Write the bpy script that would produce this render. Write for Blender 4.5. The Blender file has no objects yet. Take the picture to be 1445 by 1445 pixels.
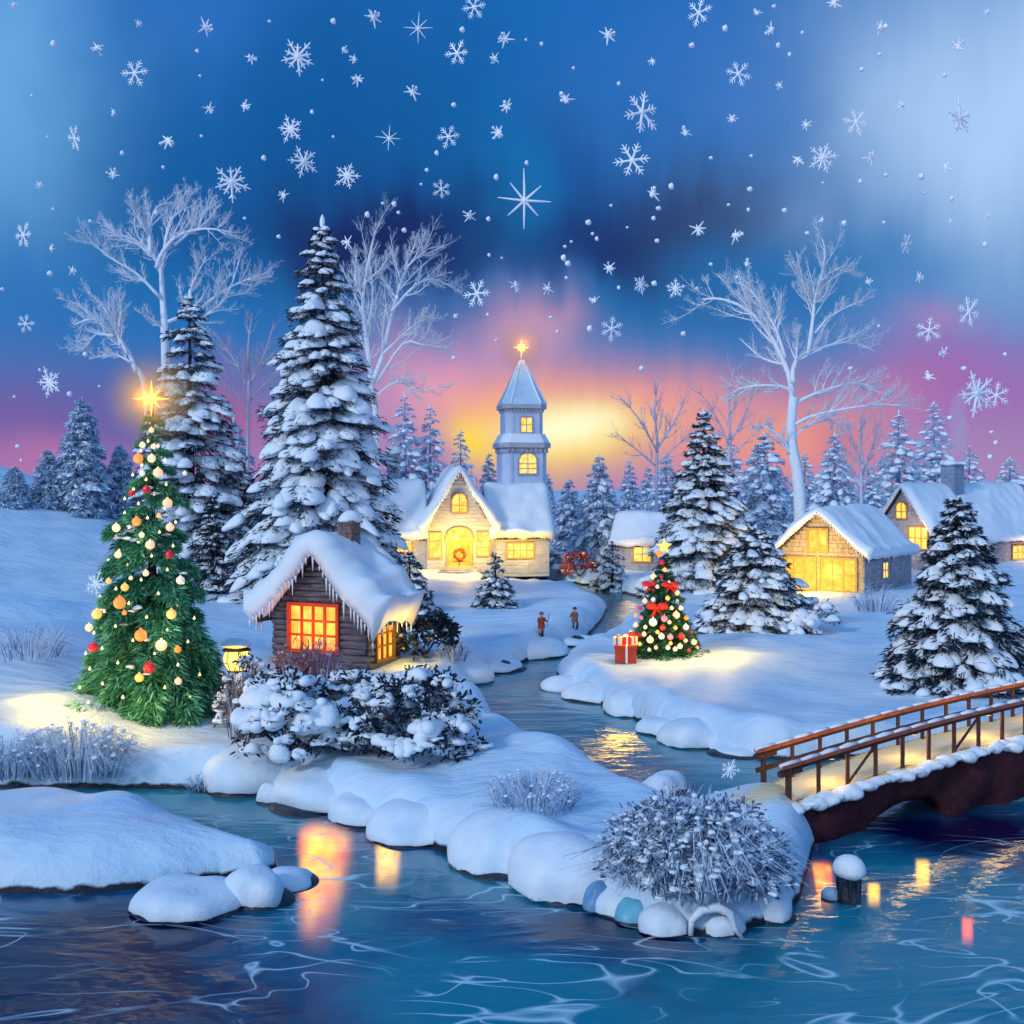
import bpy, math, random
import numpy as np
from mathutils import Vector, Matrix, Euler

S = bpy.context.scene
COL = S.collection
F = 1549.0           # focal length in photo pixels (1445 px wide photo)
HZ = 690.0           # horizon row in the photo
CX = 722.5
CAMZ = 8.0

# ------------------------------------------------------------------ camera
cd = bpy.data.cameras.new("camera")
cam = bpy.data.objects.new("camera", cd)
COL.objects.link(cam)
cam.location = (0, 0, CAMZ)
cam.rotation_euler = (math.radians(90), 0, 0)
cd.sensor_width = 36.0
cd.lens = F / 1445.0 * 36.0
cd.shift_y = -(722.5 - HZ) / 1445.0
cd.clip_start = 0.5
cd.clip_end = 8000
S.camera = cam

# ------------------------------------------------------------------ sun and exposure
SUN_EL, SUN_ROT = math.radians(27), math.radians(226)
ld = bpy.data.lights.new("sun", 'SUN')
ld.energy = 1.15
ld.angle = math.radians(8)
ld.color = (0.95, 0.98, 1.0)
sun = bpy.data.objects.new("sun", ld)
COL.objects.link(sun)
sd = Vector((math.sin(SUN_ROT) * math.cos(SUN_EL), math.cos(SUN_ROT) * math.cos(SUN_EL), math.sin(SUN_EL)))
sun.rotation_euler = sd.to_track_quat('Z', 'Y').to_euler()

S.view_settings.view_transform = 'Standard'
S.view_settings.look = 'None'
S.view_settings.exposure = 0.0
S.view_settings.gamma = 1.0
S.cycles.use_denoising = True
S.cycles.max_bounces = 6
S.cycles.diffuse_bounces = 3
S.cycles.glossy_bounces = 3
S.cycles.volume_bounces = 2
S.cycles.transparent_max_bounces = 12
S.cycles.sample_clamp_indirect = 4.0
S.cycles.caustics_reflective = False
S.cycles.caustics_refractive = False


def lin(r, g, b):
    f = lambda c: (c / 255) / 12.92 if c / 255 <= 0.04045 else ((c / 255 + 0.055) / 1.055) ** 2.4
    return (f(r), f(g), f(b), 1.0)


# ------------------------------------------------------------------ world: dusk sky
W = bpy.data.worlds.new("World")
S.world = W
W.use_nodes = True
nt = W.node_tree
nt.nodes.clear()


class NB:
    """small helper for node trees"""
    def __init__(s, nt): s.nt = nt
    def node(s, t, **kw):
        n = s.nt.nodes.new(t)
        for k, v in kw.items(): setattr(n, k, v)
        return n
    def link(s, a, b): s.nt.links.new(a, b)
    def val(s, x, sock):
        if isinstance(x, (int, float)): sock.default_value = x
        elif isinstance(x, (tuple, list)): sock.default_value = x
        else: s.link(x, sock)
    def math(s, op, a, b=0.0, c=None, clamp=False):
        n = s.node('ShaderNodeMath', operation=op, use_clamp=clamp)
        s.val(a, n.inputs[0]); s.val(b, n.inputs[1])
        if c is not None: s.val(c, n.inputs[2])
        return n.outputs[0]
    def mix(s, f, a, b, blend='MIX'):
        n = s.node('ShaderNodeMix', data_type='RGBA', blend_type=blend)
        s.val(f, n.inputs[0]); s.val(a, n.inputs[6]); s.val(b, n.inputs[7])
        return n.outputs[2]
    def ramp(s, f, stops, interp='LINEAR'):
        n = s.node('ShaderNodeValToRGB')
        e = n.color_ramp.elements
        n.color_ramp.interpolation = interp
        e[0].position, e[0].color = stops[0][0], stops[0][1]
        e[1].position, e[1].color = stops[-1][0], stops[-1][1]
        for p, c in stops[1:-1]:
            x = e.new(p); x.color = c
        s.val(f, n.inputs[0])
        return n.outputs[0]
    def noise(s, vec, scale, detail=3.0, rough=0.5, dist=0.0):
        n = s.node('ShaderNodeTexNoise')
        n.inputs['Scale'].default_value = scale
        n.inputs['Detail'].default_value = detail
        n.inputs['Roughness'].default_value = rough
        n.inputs['Distortion'].default_value = dist
        if vec is not None: s.link(vec, n.inputs['Vector'])
        return n.outputs['Fac']
    def vmap(s, vec, scale=(1, 1, 1), loc=(0, 0, 0), rot=(0, 0, 0)):
        n = s.node('ShaderNodeMapping')
        n.inputs['Scale'].default_value = scale
        n.inputs['Location'].default_value = loc
        n.inputs['Rotation'].default_value = rot
        s.link(vec, n.inputs['Vector'])
        return n.outputs[0]


def sky_dir(px, py):
    u = (px - CX) / F; v = (HZ - py) / F
    return math.atan(u), math.atan(v / math.sqrt(1 + u * u))


nb = NB(nt)
tc = nb.node('ShaderNodeTexCoord')
gen = tc.outputs['Generated']
sx = nb.node('ShaderNodeSeparateXYZ'); nb.link(gen, sx.inputs[0])
az0 = nb.math('ARCTAN2', sx.outputs[0], sx.outputs[1])
el0 = nb.math('ARCSINE', sx.outputs[2])
w1 = nb.noise(gen, 6.0, 3.0, 0.5)
w2 = nb.noise(nb.vmap(gen, loc=(5.2, 1.3, 7.7)), 6.0, 3.0, 0.5)
az = nb.math('MULTIPLY_ADD', nb.math('SUBTRACT', w1, 0.5), 0.16, az0)
el = nb.math('MULTIPLY_ADD', nb.math('SUBTRACT', w2, 0.5), 0.07, el0)
# hanging veils of cloud: noise drawn out in the vertical
cmb = nb.node('ShaderNodeCombineXYZ'); nb.link(az0, cmb.inputs[0]); nb.link(nb.math('MULTIPLY', el0, 0.16), cmb.inputs[1])
w3 = nb.noise(cmb.outputs[0], 13.0, 4.0, 0.55)
veil = nb.math('MULTIPLY', nb.math('SUBTRACT', w3, 0.5), nb.math('MULTIPLY', nb.math('MINIMUM', nb.math('MAXIMUM', el0, 0.0), 0.25), 0.50))
el = nb.math('ADD', el, veil)
K = 1 / (math.pi / 2)
col = nb.ramp(nb.math('MULTIPLY', el, K), [
    (0.0, lin(170, 128, 180)), (0.05 * K, lin(140, 116, 180)), (0.095 * K, lin(60, 110, 180)),
    (0.13 * K, lin(14, 112, 184)), (0.22 * K, lin(0, 94, 162)), (0.32 * K, lin(0, 96, 168)),
    (0.42 * K, lin(16, 102, 182)), (0.55 * K, lin(14, 114, 190)), (0.9 * K, lin(6, 118, 194)),
    (1.0, lin(8, 122, 198))])
blobs = [
    (0, 120, 150, 230, (112, 178, 236), .85), (330, 10, 200, 100, (50, 114, 198), .55),
    (420, 250, 260, 150, (2, 84, 154), .75), (540, 110, 130, 160, (2, 84, 152), .6),
    (60, 440, 160, 80, (14, 100, 178), .6),
    (620, 345, 240, 62, (4, 32, 104), .9), (500, 345, 100, 80, (8, 14, 82), .9), (655, 335, 90, 72, (6, 18, 88), .95),
    (730, 285, 70, 95, (2, 114, 182), .8),
    (790, 350, 70, 80, (8, 54, 124), .7), (865, 345, 95, 64, (6, 20, 92), .95), (985, 328, 125, 88, (8, 8, 72), 1.0),
    (820, 250, 60, 90, (6, 64, 132), .7), (975, 120, 180, 125, (52, 114, 196), .62),
    (1420, 180, 230, 220, (172, 208, 248), .95), (1250, 390, 130, 90, (56, 124, 192), .6),
    (1080, 390, 130, 60, (10, 104, 174), .8), (730, 425, 190, 34, (20, 110, 180), .6),
    (1340, 555, 190, 66, (160, 92, 172), .85), (1290, 470, 70, 28, (204, 120, 172), .35),
    (1080, 625, 160, 66, (238, 148, 128), .9), (1160, 640, 40, 40, (170, 90, 140), .5),
    (620, 550, 130, 72, (226, 152, 186), .88), (735, 580, 120, 50, (252, 164, 132), .85), (910, 580, 110, 60, (240, 150, 146), .85),
    (692, 625, 48, 42, (255, 216, 60), .95), (815, 628, 100, 46, (255, 208, 62), 1.0), (815, 615, 66, 30, (255, 252, 205), 1.0),
    (40, 580, 230, 75, (104, 84, 160), .85), (70, 645, 80, 40, (190, 112, 168), .75), (200, 600, 70, 60, (64, 84, 164), .6),
    (340, 590, 60, 60, (184, 80, 124), .55),
    (735, 470, 60, 46, (244, 168, 176), .5),
]
for (px, py, sxp, syp, rgb, a) in blobs:
    a0, e0 = sky_dir(px, py)
    da = nb.math('DIVIDE', nb.math('SUBTRACT', az, a0), sxp / F)
    de = nb.math('DIVIDE', nb.math('SUBTRACT', el, e0), syp / F)
    r2 = nb.math('ADD', nb.math('MULTIPLY', da, da), nb.math('MULTIPLY', de, de))
    g = nb.math('MULTIPLY', nb.math('EXPONENT', nb.math('MULTIPLY', r2, -1.0)), a)
    col = nb.mix(g, col, lin(*rgb))
# bright patch added to the unseen sky behind the viewer as a soft key
bk = nb.math('ADD', nb.math('MULTIPLY', sx.outputs[1], -0.93), nb.math('MULTIPLY', sx.outputs[2], 0.36))
bk = nb.math('ADD', bk, nb.math('MULTIPLY', sx.outputs[0], -0.22))
bk = nb.math('MULTIPLY', nb.math('SUBTRACT', bk, 0.45), 2.2, clamp=True)
col = nb.mix(bk, col, (0.46, 0.72, 1.04, 1))
# a little of the physical sky, sun low, on top of the coloured dusk dome
st = nb.node('ShaderNodeTexSky', sky_type='NISHITA')
st.sun_disc = False
st.sun_elevation = SUN_EL
st.sun_rotation = SUN_ROT
bgd = nb.node('ShaderNodeBackground'); nb.link(col, bgd.inputs[0]); bgd.inputs[1].default_value = 1.0
bgn = nb.node('ShaderNodeBackground'); nb.link(st.outputs[0], bgn.inputs[0]); bgn.inputs[1].default_value = 0.004
add = nb.node('ShaderNodeAddShader')
nb.link(bgd.outputs[0], add.inputs[0]); nb.link(bgn.outputs[0], add.inputs[1])
wo = nb.node('ShaderNodeOutputWorld'); nb.link(add.outputs[0], wo.inputs[0])


# ------------------------------------------------------------------ tools
def tag(o, label=None, cat=None, group=None, kind=None):
    if label: o['label'] = label
    if cat: o['category'] = cat
    if group: o['group'] = group
    if kind: o['kind'] = kind
    return o


def empty(name, loc, rz=0.0, scale=1.0):
    o = bpy.data.objects.new(name, None)
    COL.objects.link(o)
    o.location = loc
    o.rotation_euler = (0, 0, rz)
    o.scale = (scale,) * 3
    o.empty_display_size = 0.2
    return o


def copy_tree(o, parent=None):
    c = o.copy()
    COL.objects.link(c)
    if parent is not None:
        c.parent = parent
    for ch in list(o.children):
        copy_tree(ch, c)
    return c


_ico = {}
def ico(n):
    if n not in _ico:
        t = (1 + 5 ** .5) / 2
        v = [(-1, t, 0), (1, t, 0), (-1, -t, 0), (1, -t, 0), (0, -1, t), (0, 1, t), (0, -1, -t), (0, 1, -t), (t, 0, -1), (t, 0, 1), (-t, 0, -1), (-t, 0, 1)]
        v = [Vector(p).normalized() for p in v]
        f = [(0, 11, 5), (0, 5, 1), (0, 1, 7), (0, 7, 10), (0, 10, 11), (1, 5, 9), (5, 11, 4), (11, 10, 2), (10, 7, 6), (7, 1, 8), (3, 9, 4), (3, 4, 2), (3, 2, 6), (3, 6, 8), (3, 8, 9), (4, 9, 5), (2, 4, 11), (6, 2, 10), (8, 6, 7), (9, 8, 1)]
        for _ in range(n):
            cache, nf = {}, []
            def mid(a, b):
                k = (min(a, b), max(a, b))
                if k not in cache:
                    cache[k] = len(v); v.append(((v[a] + v[b]) / 2).normalized())
                return cache[k]
            for a, b, c in f:
                x, y, z = mid(a, b), mid(b, c), mid(c, a)
                nf += [(a, x, z), (b, y, x), (c, z, y), (x, y, z)]
            f = nf
        _ico[n] = (np.array([tuple(p) for p in v]), np.array(f, dtype=np.int32))
    return _ico[n]


class Sines:
    """smooth pseudo noise, about -1..1"""
    def __init__(s, seed, dim=3, n=7):
        r = np.random.RandomState(seed)
        d = r.normal(size=(n, dim)); d /= np.linalg.norm(d, axis=1)[:, None]
        s.k = d * r.uniform(0.6, 1.7, (n, 1)); s.p = r.uniform(0, 6.28, n); s.a = r.uniform(.6, 1, n); s.a /= s.a.sum() * .62
    def __call__(s, P, scale=1.0):
        return (np.sin(P @ (s.k.T * scale * 2 * math.pi) + s.p) * s.a).sum(-1)


class MB:
    """collects shapes and links them as one mesh object"""
    def __init__(s):
        s.v, s.t, s.q, s.tm, s.qm, s.n = [], [], [], [], [], 0
    def add(s, v, tris=None, quads=None, m=0):
        v = np.asarray(v, dtype=np.float64).reshape(-1, 3)
        if tris is not None and len(tris):
            a = np.asarray(tris, dtype=np.int32).reshape(-1, 3) + s.n; s.t.append(a); s.tm.append(np.full(len(a), m, np.int32))
        if quads is not None and len(quads):
            a = np.asarray(quads, dtype=np.int32).reshape(-1, 4) + s.n; s.q.append(a); s.qm.append(np.full(len(a), m, np.int32))
        s.v.append(v); s.n += len(v)
        return s
    def box(s, c, size, rz=0.0, m=0, taper=1.0, rot=None):
        x, y, z = [k / 2 for k in size]
        p = np.array([(-x, -y, -z), (x, -y, -z), (x, y, -z), (-x, y, -z), (-x * taper, -y * taper, z), (x * taper, -y * taper, z), (x * taper, y * taper, z), (-x * taper, y * taper, z)])
        if rot is not None: p = p @ np.array(rot.to_matrix()).T
        elif rz:
            a, b = math.cos(rz), math.sin(rz)
            p = p @ np.array([[a, -b, 0], [b, a, 0], [0, 0, 1]]).T
        return s.add(p + np.array(c), quads=[(0, 3, 2, 1), (4, 5, 6, 7), (0, 1, 5, 4), (1, 2, 6, 5), (2, 3, 7, 6), (3, 0, 4, 7)], m=m)
    def beam(s, a, b, w, h, m=0, up=(0, 0, 1)):
        a, b = np.array(a, float), np.array(b, float)
        d = b - a; d /= np.linalg.norm(d)
        u = np.array(up, float)
        if abs(d @ u) > .98: u = np.array((0, 1., 0))
        r = np.cross(d, u); r /= np.linalg.norm(r); u = np.cross(r, d)
        P = []
        for e in (a, b):
            for i, j in ((-1, -1), (1, -1), (1, 1), (-1, 1)):
                P.append(e + r * i * w / 2 + u * j * h / 2)
        return s.add(P, quads=[(0, 1, 2, 3), (7, 6, 5, 4), (0, 4, 5, 1), (1, 5, 6, 2), (2, 6, 7, 3), (3, 7, 4, 0)], m=m)
    def tube(s, pts, rad, n=6, m=0, cap=True):
        pts = np.asarray(pts, float); k = len(pts)
        rad = np.broadcast_to(np.asarray(rad, float), (k,))
        t = np.gradient(pts, axis=0); t /= np.linalg.norm(t, axis=1)[:, None] + 1e-9
        ref = np.array((0, 0, 1.)) if abs(t[:, 2]).mean() < .85 else np.array((1., 0, 0))
        r = np.cross(t, ref); r /= np.linalg.norm(r, axis=1)[:, None] + 1e-9
        u = np.cross(r, t)
        a = np.arange(n) / n * 2 * math.pi
        P = pts[:, None] + rad[:, None, None] * (np.cos(a)[None, :, None] * r[:, None] + np.sin(a)[None, :, None] * u[:, None])
        i, j = np.meshgrid(np.arange(k - 1), np.arange(n), indexing='ij'); j2 = (j + 1) % n
        Q = np.stack([i * n + j, (i + 1) * n + j, (i + 1) * n + j2, i * n + j2], -1).reshape(-1, 4)
        V = P.reshape(-1, 3); T = []
        if cap:
            V = np.vstack([V, pts[0], pts[-1]])
            for q in range(n):
                T.append((k * n, q, (q + 1) % n)); T.append((k * n + 1, (k - 1) * n + (q + 1) % n, (k - 1) * n + q))
        return s.add(V, T, Q, m)
    def lathe(s, c, prof, n=16, m=0, sq=1.0):
        c = np.array(c, float); a = np.arange(n) / n * 2 * math.pi
        V = np.concatenate([np.stack([np.cos(a) * r, np.sin(a) * r * sq, np.full(n, z)], 1) for r, z in prof]) + c
        k = len(prof)
        i, j = np.meshgrid(np.arange(k - 1), np.arange(n), indexing='ij'); j2 = (j + 1) % n
        Q = np.stack([i * n + j, i * n + j2, (i + 1) * n + j2, (i + 1) * n + j], -1).reshape(-1, 4)
        return s.add(V, None, Q, m)
    def blob(s, c, size, n=2, noise=None, amp=0.15, scale=1.0, rz=0.0, m=0, flat=1.0, rot=None):
        v, f = ico(n)
        v = v.copy()
        c = np.array(c, float); size = np.broadcast_to(np.array(size, float), (3,))
        P = v * size
        if flat != 1.0: P[:, 2] = np.where(P[:, 2] < 0, P[:, 2] * flat, P[:, 2])
        if noise is not None:
            P = P + v * (noise(P + c, scale) * amp)[:, None] * size.mean()
        if rot is not None: P = P @ np.array(rot.to_matrix()).T
        elif rz:
            a, b = math.cos(rz), math.sin(rz)
            P = P @ np.array([[a, -b, 0], [b, a, 0], [0, 0, 1]]).T
        return s.add(P + c, f, None, m)
    def prism(s, poly, h0, h1, axis='y', m=0):
        """polygon of (a, b) extruded: axis y -> (a, h, b); axis z -> (a, b, h); axis x -> (h, a, b)"""
        k = len(poly); V = []
        for h in (h0, h1):
            for a, b in poly:
                V.append((a, h, b) if axis == 'y' else (a, b, h) if axis == 'z' else (h, a, b))
        Q = [(i, (i + 1) % k, k + (i + 1) % k, k + i) for i in range(k)]
        T = []
        for i in range(1, k - 1):
            T.append((0, i + 1, i)); T.append((k, k + i, k + i + 1))
        return s.add(V, T, Q, m)
    def build(s, name, mat, parent=None, smooth=False, loc=None):
        me = bpy.data.meshes.new(name)
        V = np.concatenate(s.v)
        T = np.concatenate(s.t) if s.t else np.zeros((0, 3), np.int32)
        Q = np.concatenate(s.q) if s.q else np.zeros((0, 4), np.int32)
        me.vertices.add(len(V)); me.vertices.foreach_set('co', V.astype(np.float32).ravel())
        me.loops.add(T.size + Q.size); me.loops.foreach_set('vertex_index', np.concatenate([T.ravel(), Q.ravel()]).astype(np.int32))
        n = len(T) + len(Q)
        me.polygons.add(n)
        st = np.concatenate([np.arange(len(T)) * 3, T.size + np.arange(len(Q)) * 4]).astype(np.int32)
        me.polygons.foreach_set('loop_start', st)
        mats = mat if isinstance(mat, (list, tuple)) else [mat]
        for x in mats: me.materials.append(x)
        me.polygons.foreach_set('material_index', np.concatenate(s.tm + s.qm).astype(np.int32))
        me.polygons.foreach_set('use_smooth', np.full(n, bool(smooth)))
        me.update(calc_edges=True)
        me.validate()
        o = bpy.data.objects.new(name, me)
        COL.objects.link(o)
        if parent is not None: o.parent = parent
        if loc is not None: o.location = loc
        return o


# ------------------------------------------------------------------ materials
MATS = {}
def mat(name, color, rough=0.6, var=None, scale=4.0, bump=0.0, bscale=20.0, spec=0.3, metal=0.0, emit=None, estr=0.0, detail=4.0, sss=0.0, frost=0.0, coord='Object', stretch=(1, 1, 1)):
    m = bpy.data.materials.new(name); m.use_nodes = True
    t = m.node_tree; b = t.nodes['Principled BSDF']; k = NB(t)
    b.inputs['Roughness'].default_value = rough
    b.inputs['Metallic'].default_value = metal
    b.inputs['Specular IOR Level'].default_value = spec
    co = k.node('ShaderNodeTexCoord').outputs[coord]
    if stretch != (1, 1, 1): co = k.vmap(co, scale=stretch)
    c = tuple(color) + (1.0,) if len(color) == 3 else color
    if var is not None:
        v = tuple(var) + (1.0,) if len(var) == 3 else var
        n = k.noise(co, scale, detail, 0.6)
        c = k.ramp(n, [(0.3, c), (0.7, v)])
    if frost > 0:      # snow caught on faces that look upwards
        g = k.node('ShaderNodeNewGeometry')
        z = k.node('ShaderNodeSeparateXYZ'); k.link(g.outputs['Normal'], z.inputs[0])
        az = k.math('ABSOLUTE', z.outputs[2])
        n2 = k.noise(co, 3.0, 3.0)
        f = k.math('MULTIPLY', k.math('SUBTRACT', k.math('ADD', az, k.math('MULTIPLY', n2, 0.8)), 1.25 - frost), 3.0, clamp=True)
        c = k.mix(f, c, (0.78, 0.84, 0.94, 1))
    k.val(c, b.inputs['Base Color'])
    if emit is not None:
        b.inputs['Emission Color'].default_value = tuple(emit) + (1.0,)
        b.inputs['Emission Strength'].default_value = estr
    if sss:
        b.inputs['Subsurface Weight'].default_value = sss
        b.inputs['Subsurface Radius'].default_value = (0.2, 0.3, 0.5)
    if bump:
        bn = k.node('ShaderNodeBump'); bn.inputs['Strength'].default_value = bump; bn.inputs['Distance'].default_value = 0.05
        k.link(k.noise(co, bscale, 4.0), bn.inputs['Height']); k.link(bn.outputs[0], b.inputs['Normal'])
    MATS[name] = m
    return m


SNOWC = (0.80, 0.86, 0.95)
M_snow = mat("snow_cover", (0.64, 0.79, 0.95), 0.55, (0.86, 0.90, 0.97), 1.5, 0.35, 9.0)
M_pad = mat("snow_pad", (0.82, 0.87, 0.95), 0.6, (0.88, 0.92, 0.98), 3.0, 0.5, 14.0)


# ------------------------------------------------------------------ terrain
WL = -0.7
def onplane(px, py, z):
    D = (CAMZ - z) * F / (py - HZ)
    return ((px - CX) / F * D, D)


_w = [  # outline of the water in the photo: (px, py, height of what is seen there)
    (690, 816, WL), (770, 819, WL), (850, 829, WL), (908, 845, WL), (895, 872, WL), (872, 896, WL), (835, 918, WL), (800, 931, WL), (784, 950, WL),
    (795, 970, WL), (840, 992, WL), (880, 1008, WL), (940, 1037, WL), (1000, 1055, WL), (1060, 1070, WL), (1110, 1074, WL), (1250, 1068, WL), (1380, 1062, WL), (1490, 1058, WL),
    (1500, 1100, WL), (1490, 1150, WL), (1520, 1220, WL), (1800, 1300, WL), (2300, 1700, WL),
    (-900, 1700, WL), (-400, 1262, WL), (0, 1262, WL), (120, 1262, WL), (230, 1252, WL), (310, 1240, WL), (370, 1236, WL), (392, 1226, WL), (390, 1205, WL),
    (372, 1180, -.2), (340, 1155, 0.1), (290, 1132, .2), (200, 1118, .2), (60, 1098, .3), (-200, 1088, .3),
    (-200, 1112, WL), (0, 1112, WL), (120, 1113, WL), (270, 1114, WL), (330, 1118, WL), (380, 1124, WL), (440, 1146, WL), (525, 1168, WL), (600, 1192, WL), (650, 1214, WL),
    (740, 1247, WL), (800, 1270, WL), (860, 1292, WL), (940, 1318, WL), (1010, 1322, WL), (1090, 1303, WL), (1128, 1272, WL), (1142, 1225, WL), (1152, 1185, WL), (1140, 1150, WL),
    (1120, 1120, -.3), (1080, 1112, 0), (1020, 1122, 0), (960, 1128, 0), (920, 1118, 0), (880, 1102, 0), (820, 1080, 0), (770, 1056, 0), (735, 1036, 0), (705, 1008, -.2), (680, 985, -.4), (662, 968, WL),
    (690, 952, WL), (760, 928, WL), (825, 902, WL), (848, 878, WL), (858, 858, WL), (825, 842, WL), (760, 833, WL), (690, 828, WL)]
WPOLY = np.array([onplane(*p) for p in _w])


def water_dist(x, y):
    """signed distance to the shoreline: positive on land"""
    A = WPOLY; B = np.roll(WPOLY, -1, axis=0)
    best = np.full(x.shape, 1e9); inside = np.zeros(x.shape, bool)
    for (ax, ay), (bx, by) in zip(A, B):
        dx, dy = bx - ax, by - ay
        t = np.clip(((x - ax) * dx + (y - ay) * dy) / (dx * dx + dy * dy + 1e-12), 0, 1)
        best = np.minimum(best, (x - ax - t * dx) ** 2 + (y - ay - t * dy) ** 2)
        c = (ay > y) != (by > y)
        xi = (bx - ax) * (y - ay) / (by - ay if abs(by - ay) > 1e-9 else 1e-9) + ax
        inside ^= c & (x < xi)
    d = np.sqrt(best)
    return np.where(inside, -d, d)


N1, N2, N3, N4 = Sines(1, 2), Sines(2, 2), Sines(3, 2, 9), Sines(4, 2, 9)


def TZ(x, y):
    x = np.asarray(x, float); y = np.asarray(y, float)
    P = np.stack([x, y], -1)
    base = 0.28 + 0.16 * N1(P, 0.06) + 0.06 * N2(P, 0.22)
    base = base + 11.0 * np.exp(-(((x + 62) / 30) ** 2 + ((y - 110) / 32) ** 2)) + 2.2 * np.exp(-(((x + 21) / 6.5) ** 2 + ((y - 45) / 9) ** 2))
    base = base + 0.9 * np.exp(-(((x + 15) / 3.2) ** 2 + ((y - 35) / 2.6) ** 2))
    base = base + 0.20 * N3(P * np.array((1.0, 1.7)), 0.075) * np.clip((y - 22) / 10, 0, 1)
    rg = (y - 52) - 0.55 * (x + 30) + 2.0 * N2(P, .05)
    base = base + 1.5 * np.exp(-(rg / 3.2) ** 2) * np.exp(-((x + 27) / 9) ** 2)
    base = base + 1.6 * np.exp(-(((x - 48) / 26) ** 2 + ((y - 118) / 30) ** 2))
    base = base + 0.5 * np.exp(-(((x - 0.3) / 3.0) ** 2 + ((y - 31.5) / 3.5) ** 2))
    rr = np.hypot(x, y)
    base = base + 0.8 * N1(P, 0.012) * np.clip((rr - 100) / 100, 0, 1)
    d = water_dist(x, y)
    wdt = 1.15 + 0.5 * N3(P, 0.16) + np.clip((y - 40) / 60, 0, 1) * 0.8
    wdt = np.where((y < 31.5) & (x < -5) , 2.3, wdt)
    s = np.clip(d / wdt, 0, 1)
    prof = np.sqrt(np.clip(1 - (1 - s) ** 2.4, 0, 1))
    puff = 0.30 * np.clip(N4(P, 0.26) + 0.25, 0, 2) * np.exp(-((d - 1.0) / 1.1) ** 2) * (y > 20)
    land = WL - 0.12 + (base + puff - WL + 0.12) * prof
    bed = WL - 0.12 - np.clip(-d * 7.0, 0, 4.2)
    return np.where(d > 0, land, bed)


def tz(x, y):
    return float(TZ(np.array([x]), np.array([y]))[0])


def ground(px, py, dmin=14.0, dmax=320.0):
    """the point of the terrain seen at a photo pixel"""
    D = np.geomspace(dmin, dmax, 1500)
    x = (px - CX) / F * D; z = CAMZ - (py - HZ) / F * D
    h = z - TZ(x, D)
    i = np.argmax(h <= 0)
    if h[i] > 0: return Vector((x[-1], D[-1], tz(x[-1], D[-1])))
    t = h[i - 1] / (h[i - 1] - h[i]) if i else 0
    Y = D[i - 1] + t * (D[i] - D[i - 1]) if i else D[0]
    X = (px - CX) / F * Y
    return Vector((X, Y, tz(X, Y)))


def at(px, py, Y):
    return Vector(((px - CX) / F * Y, Y, CAMZ - (py - HZ) / F * Y))


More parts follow.
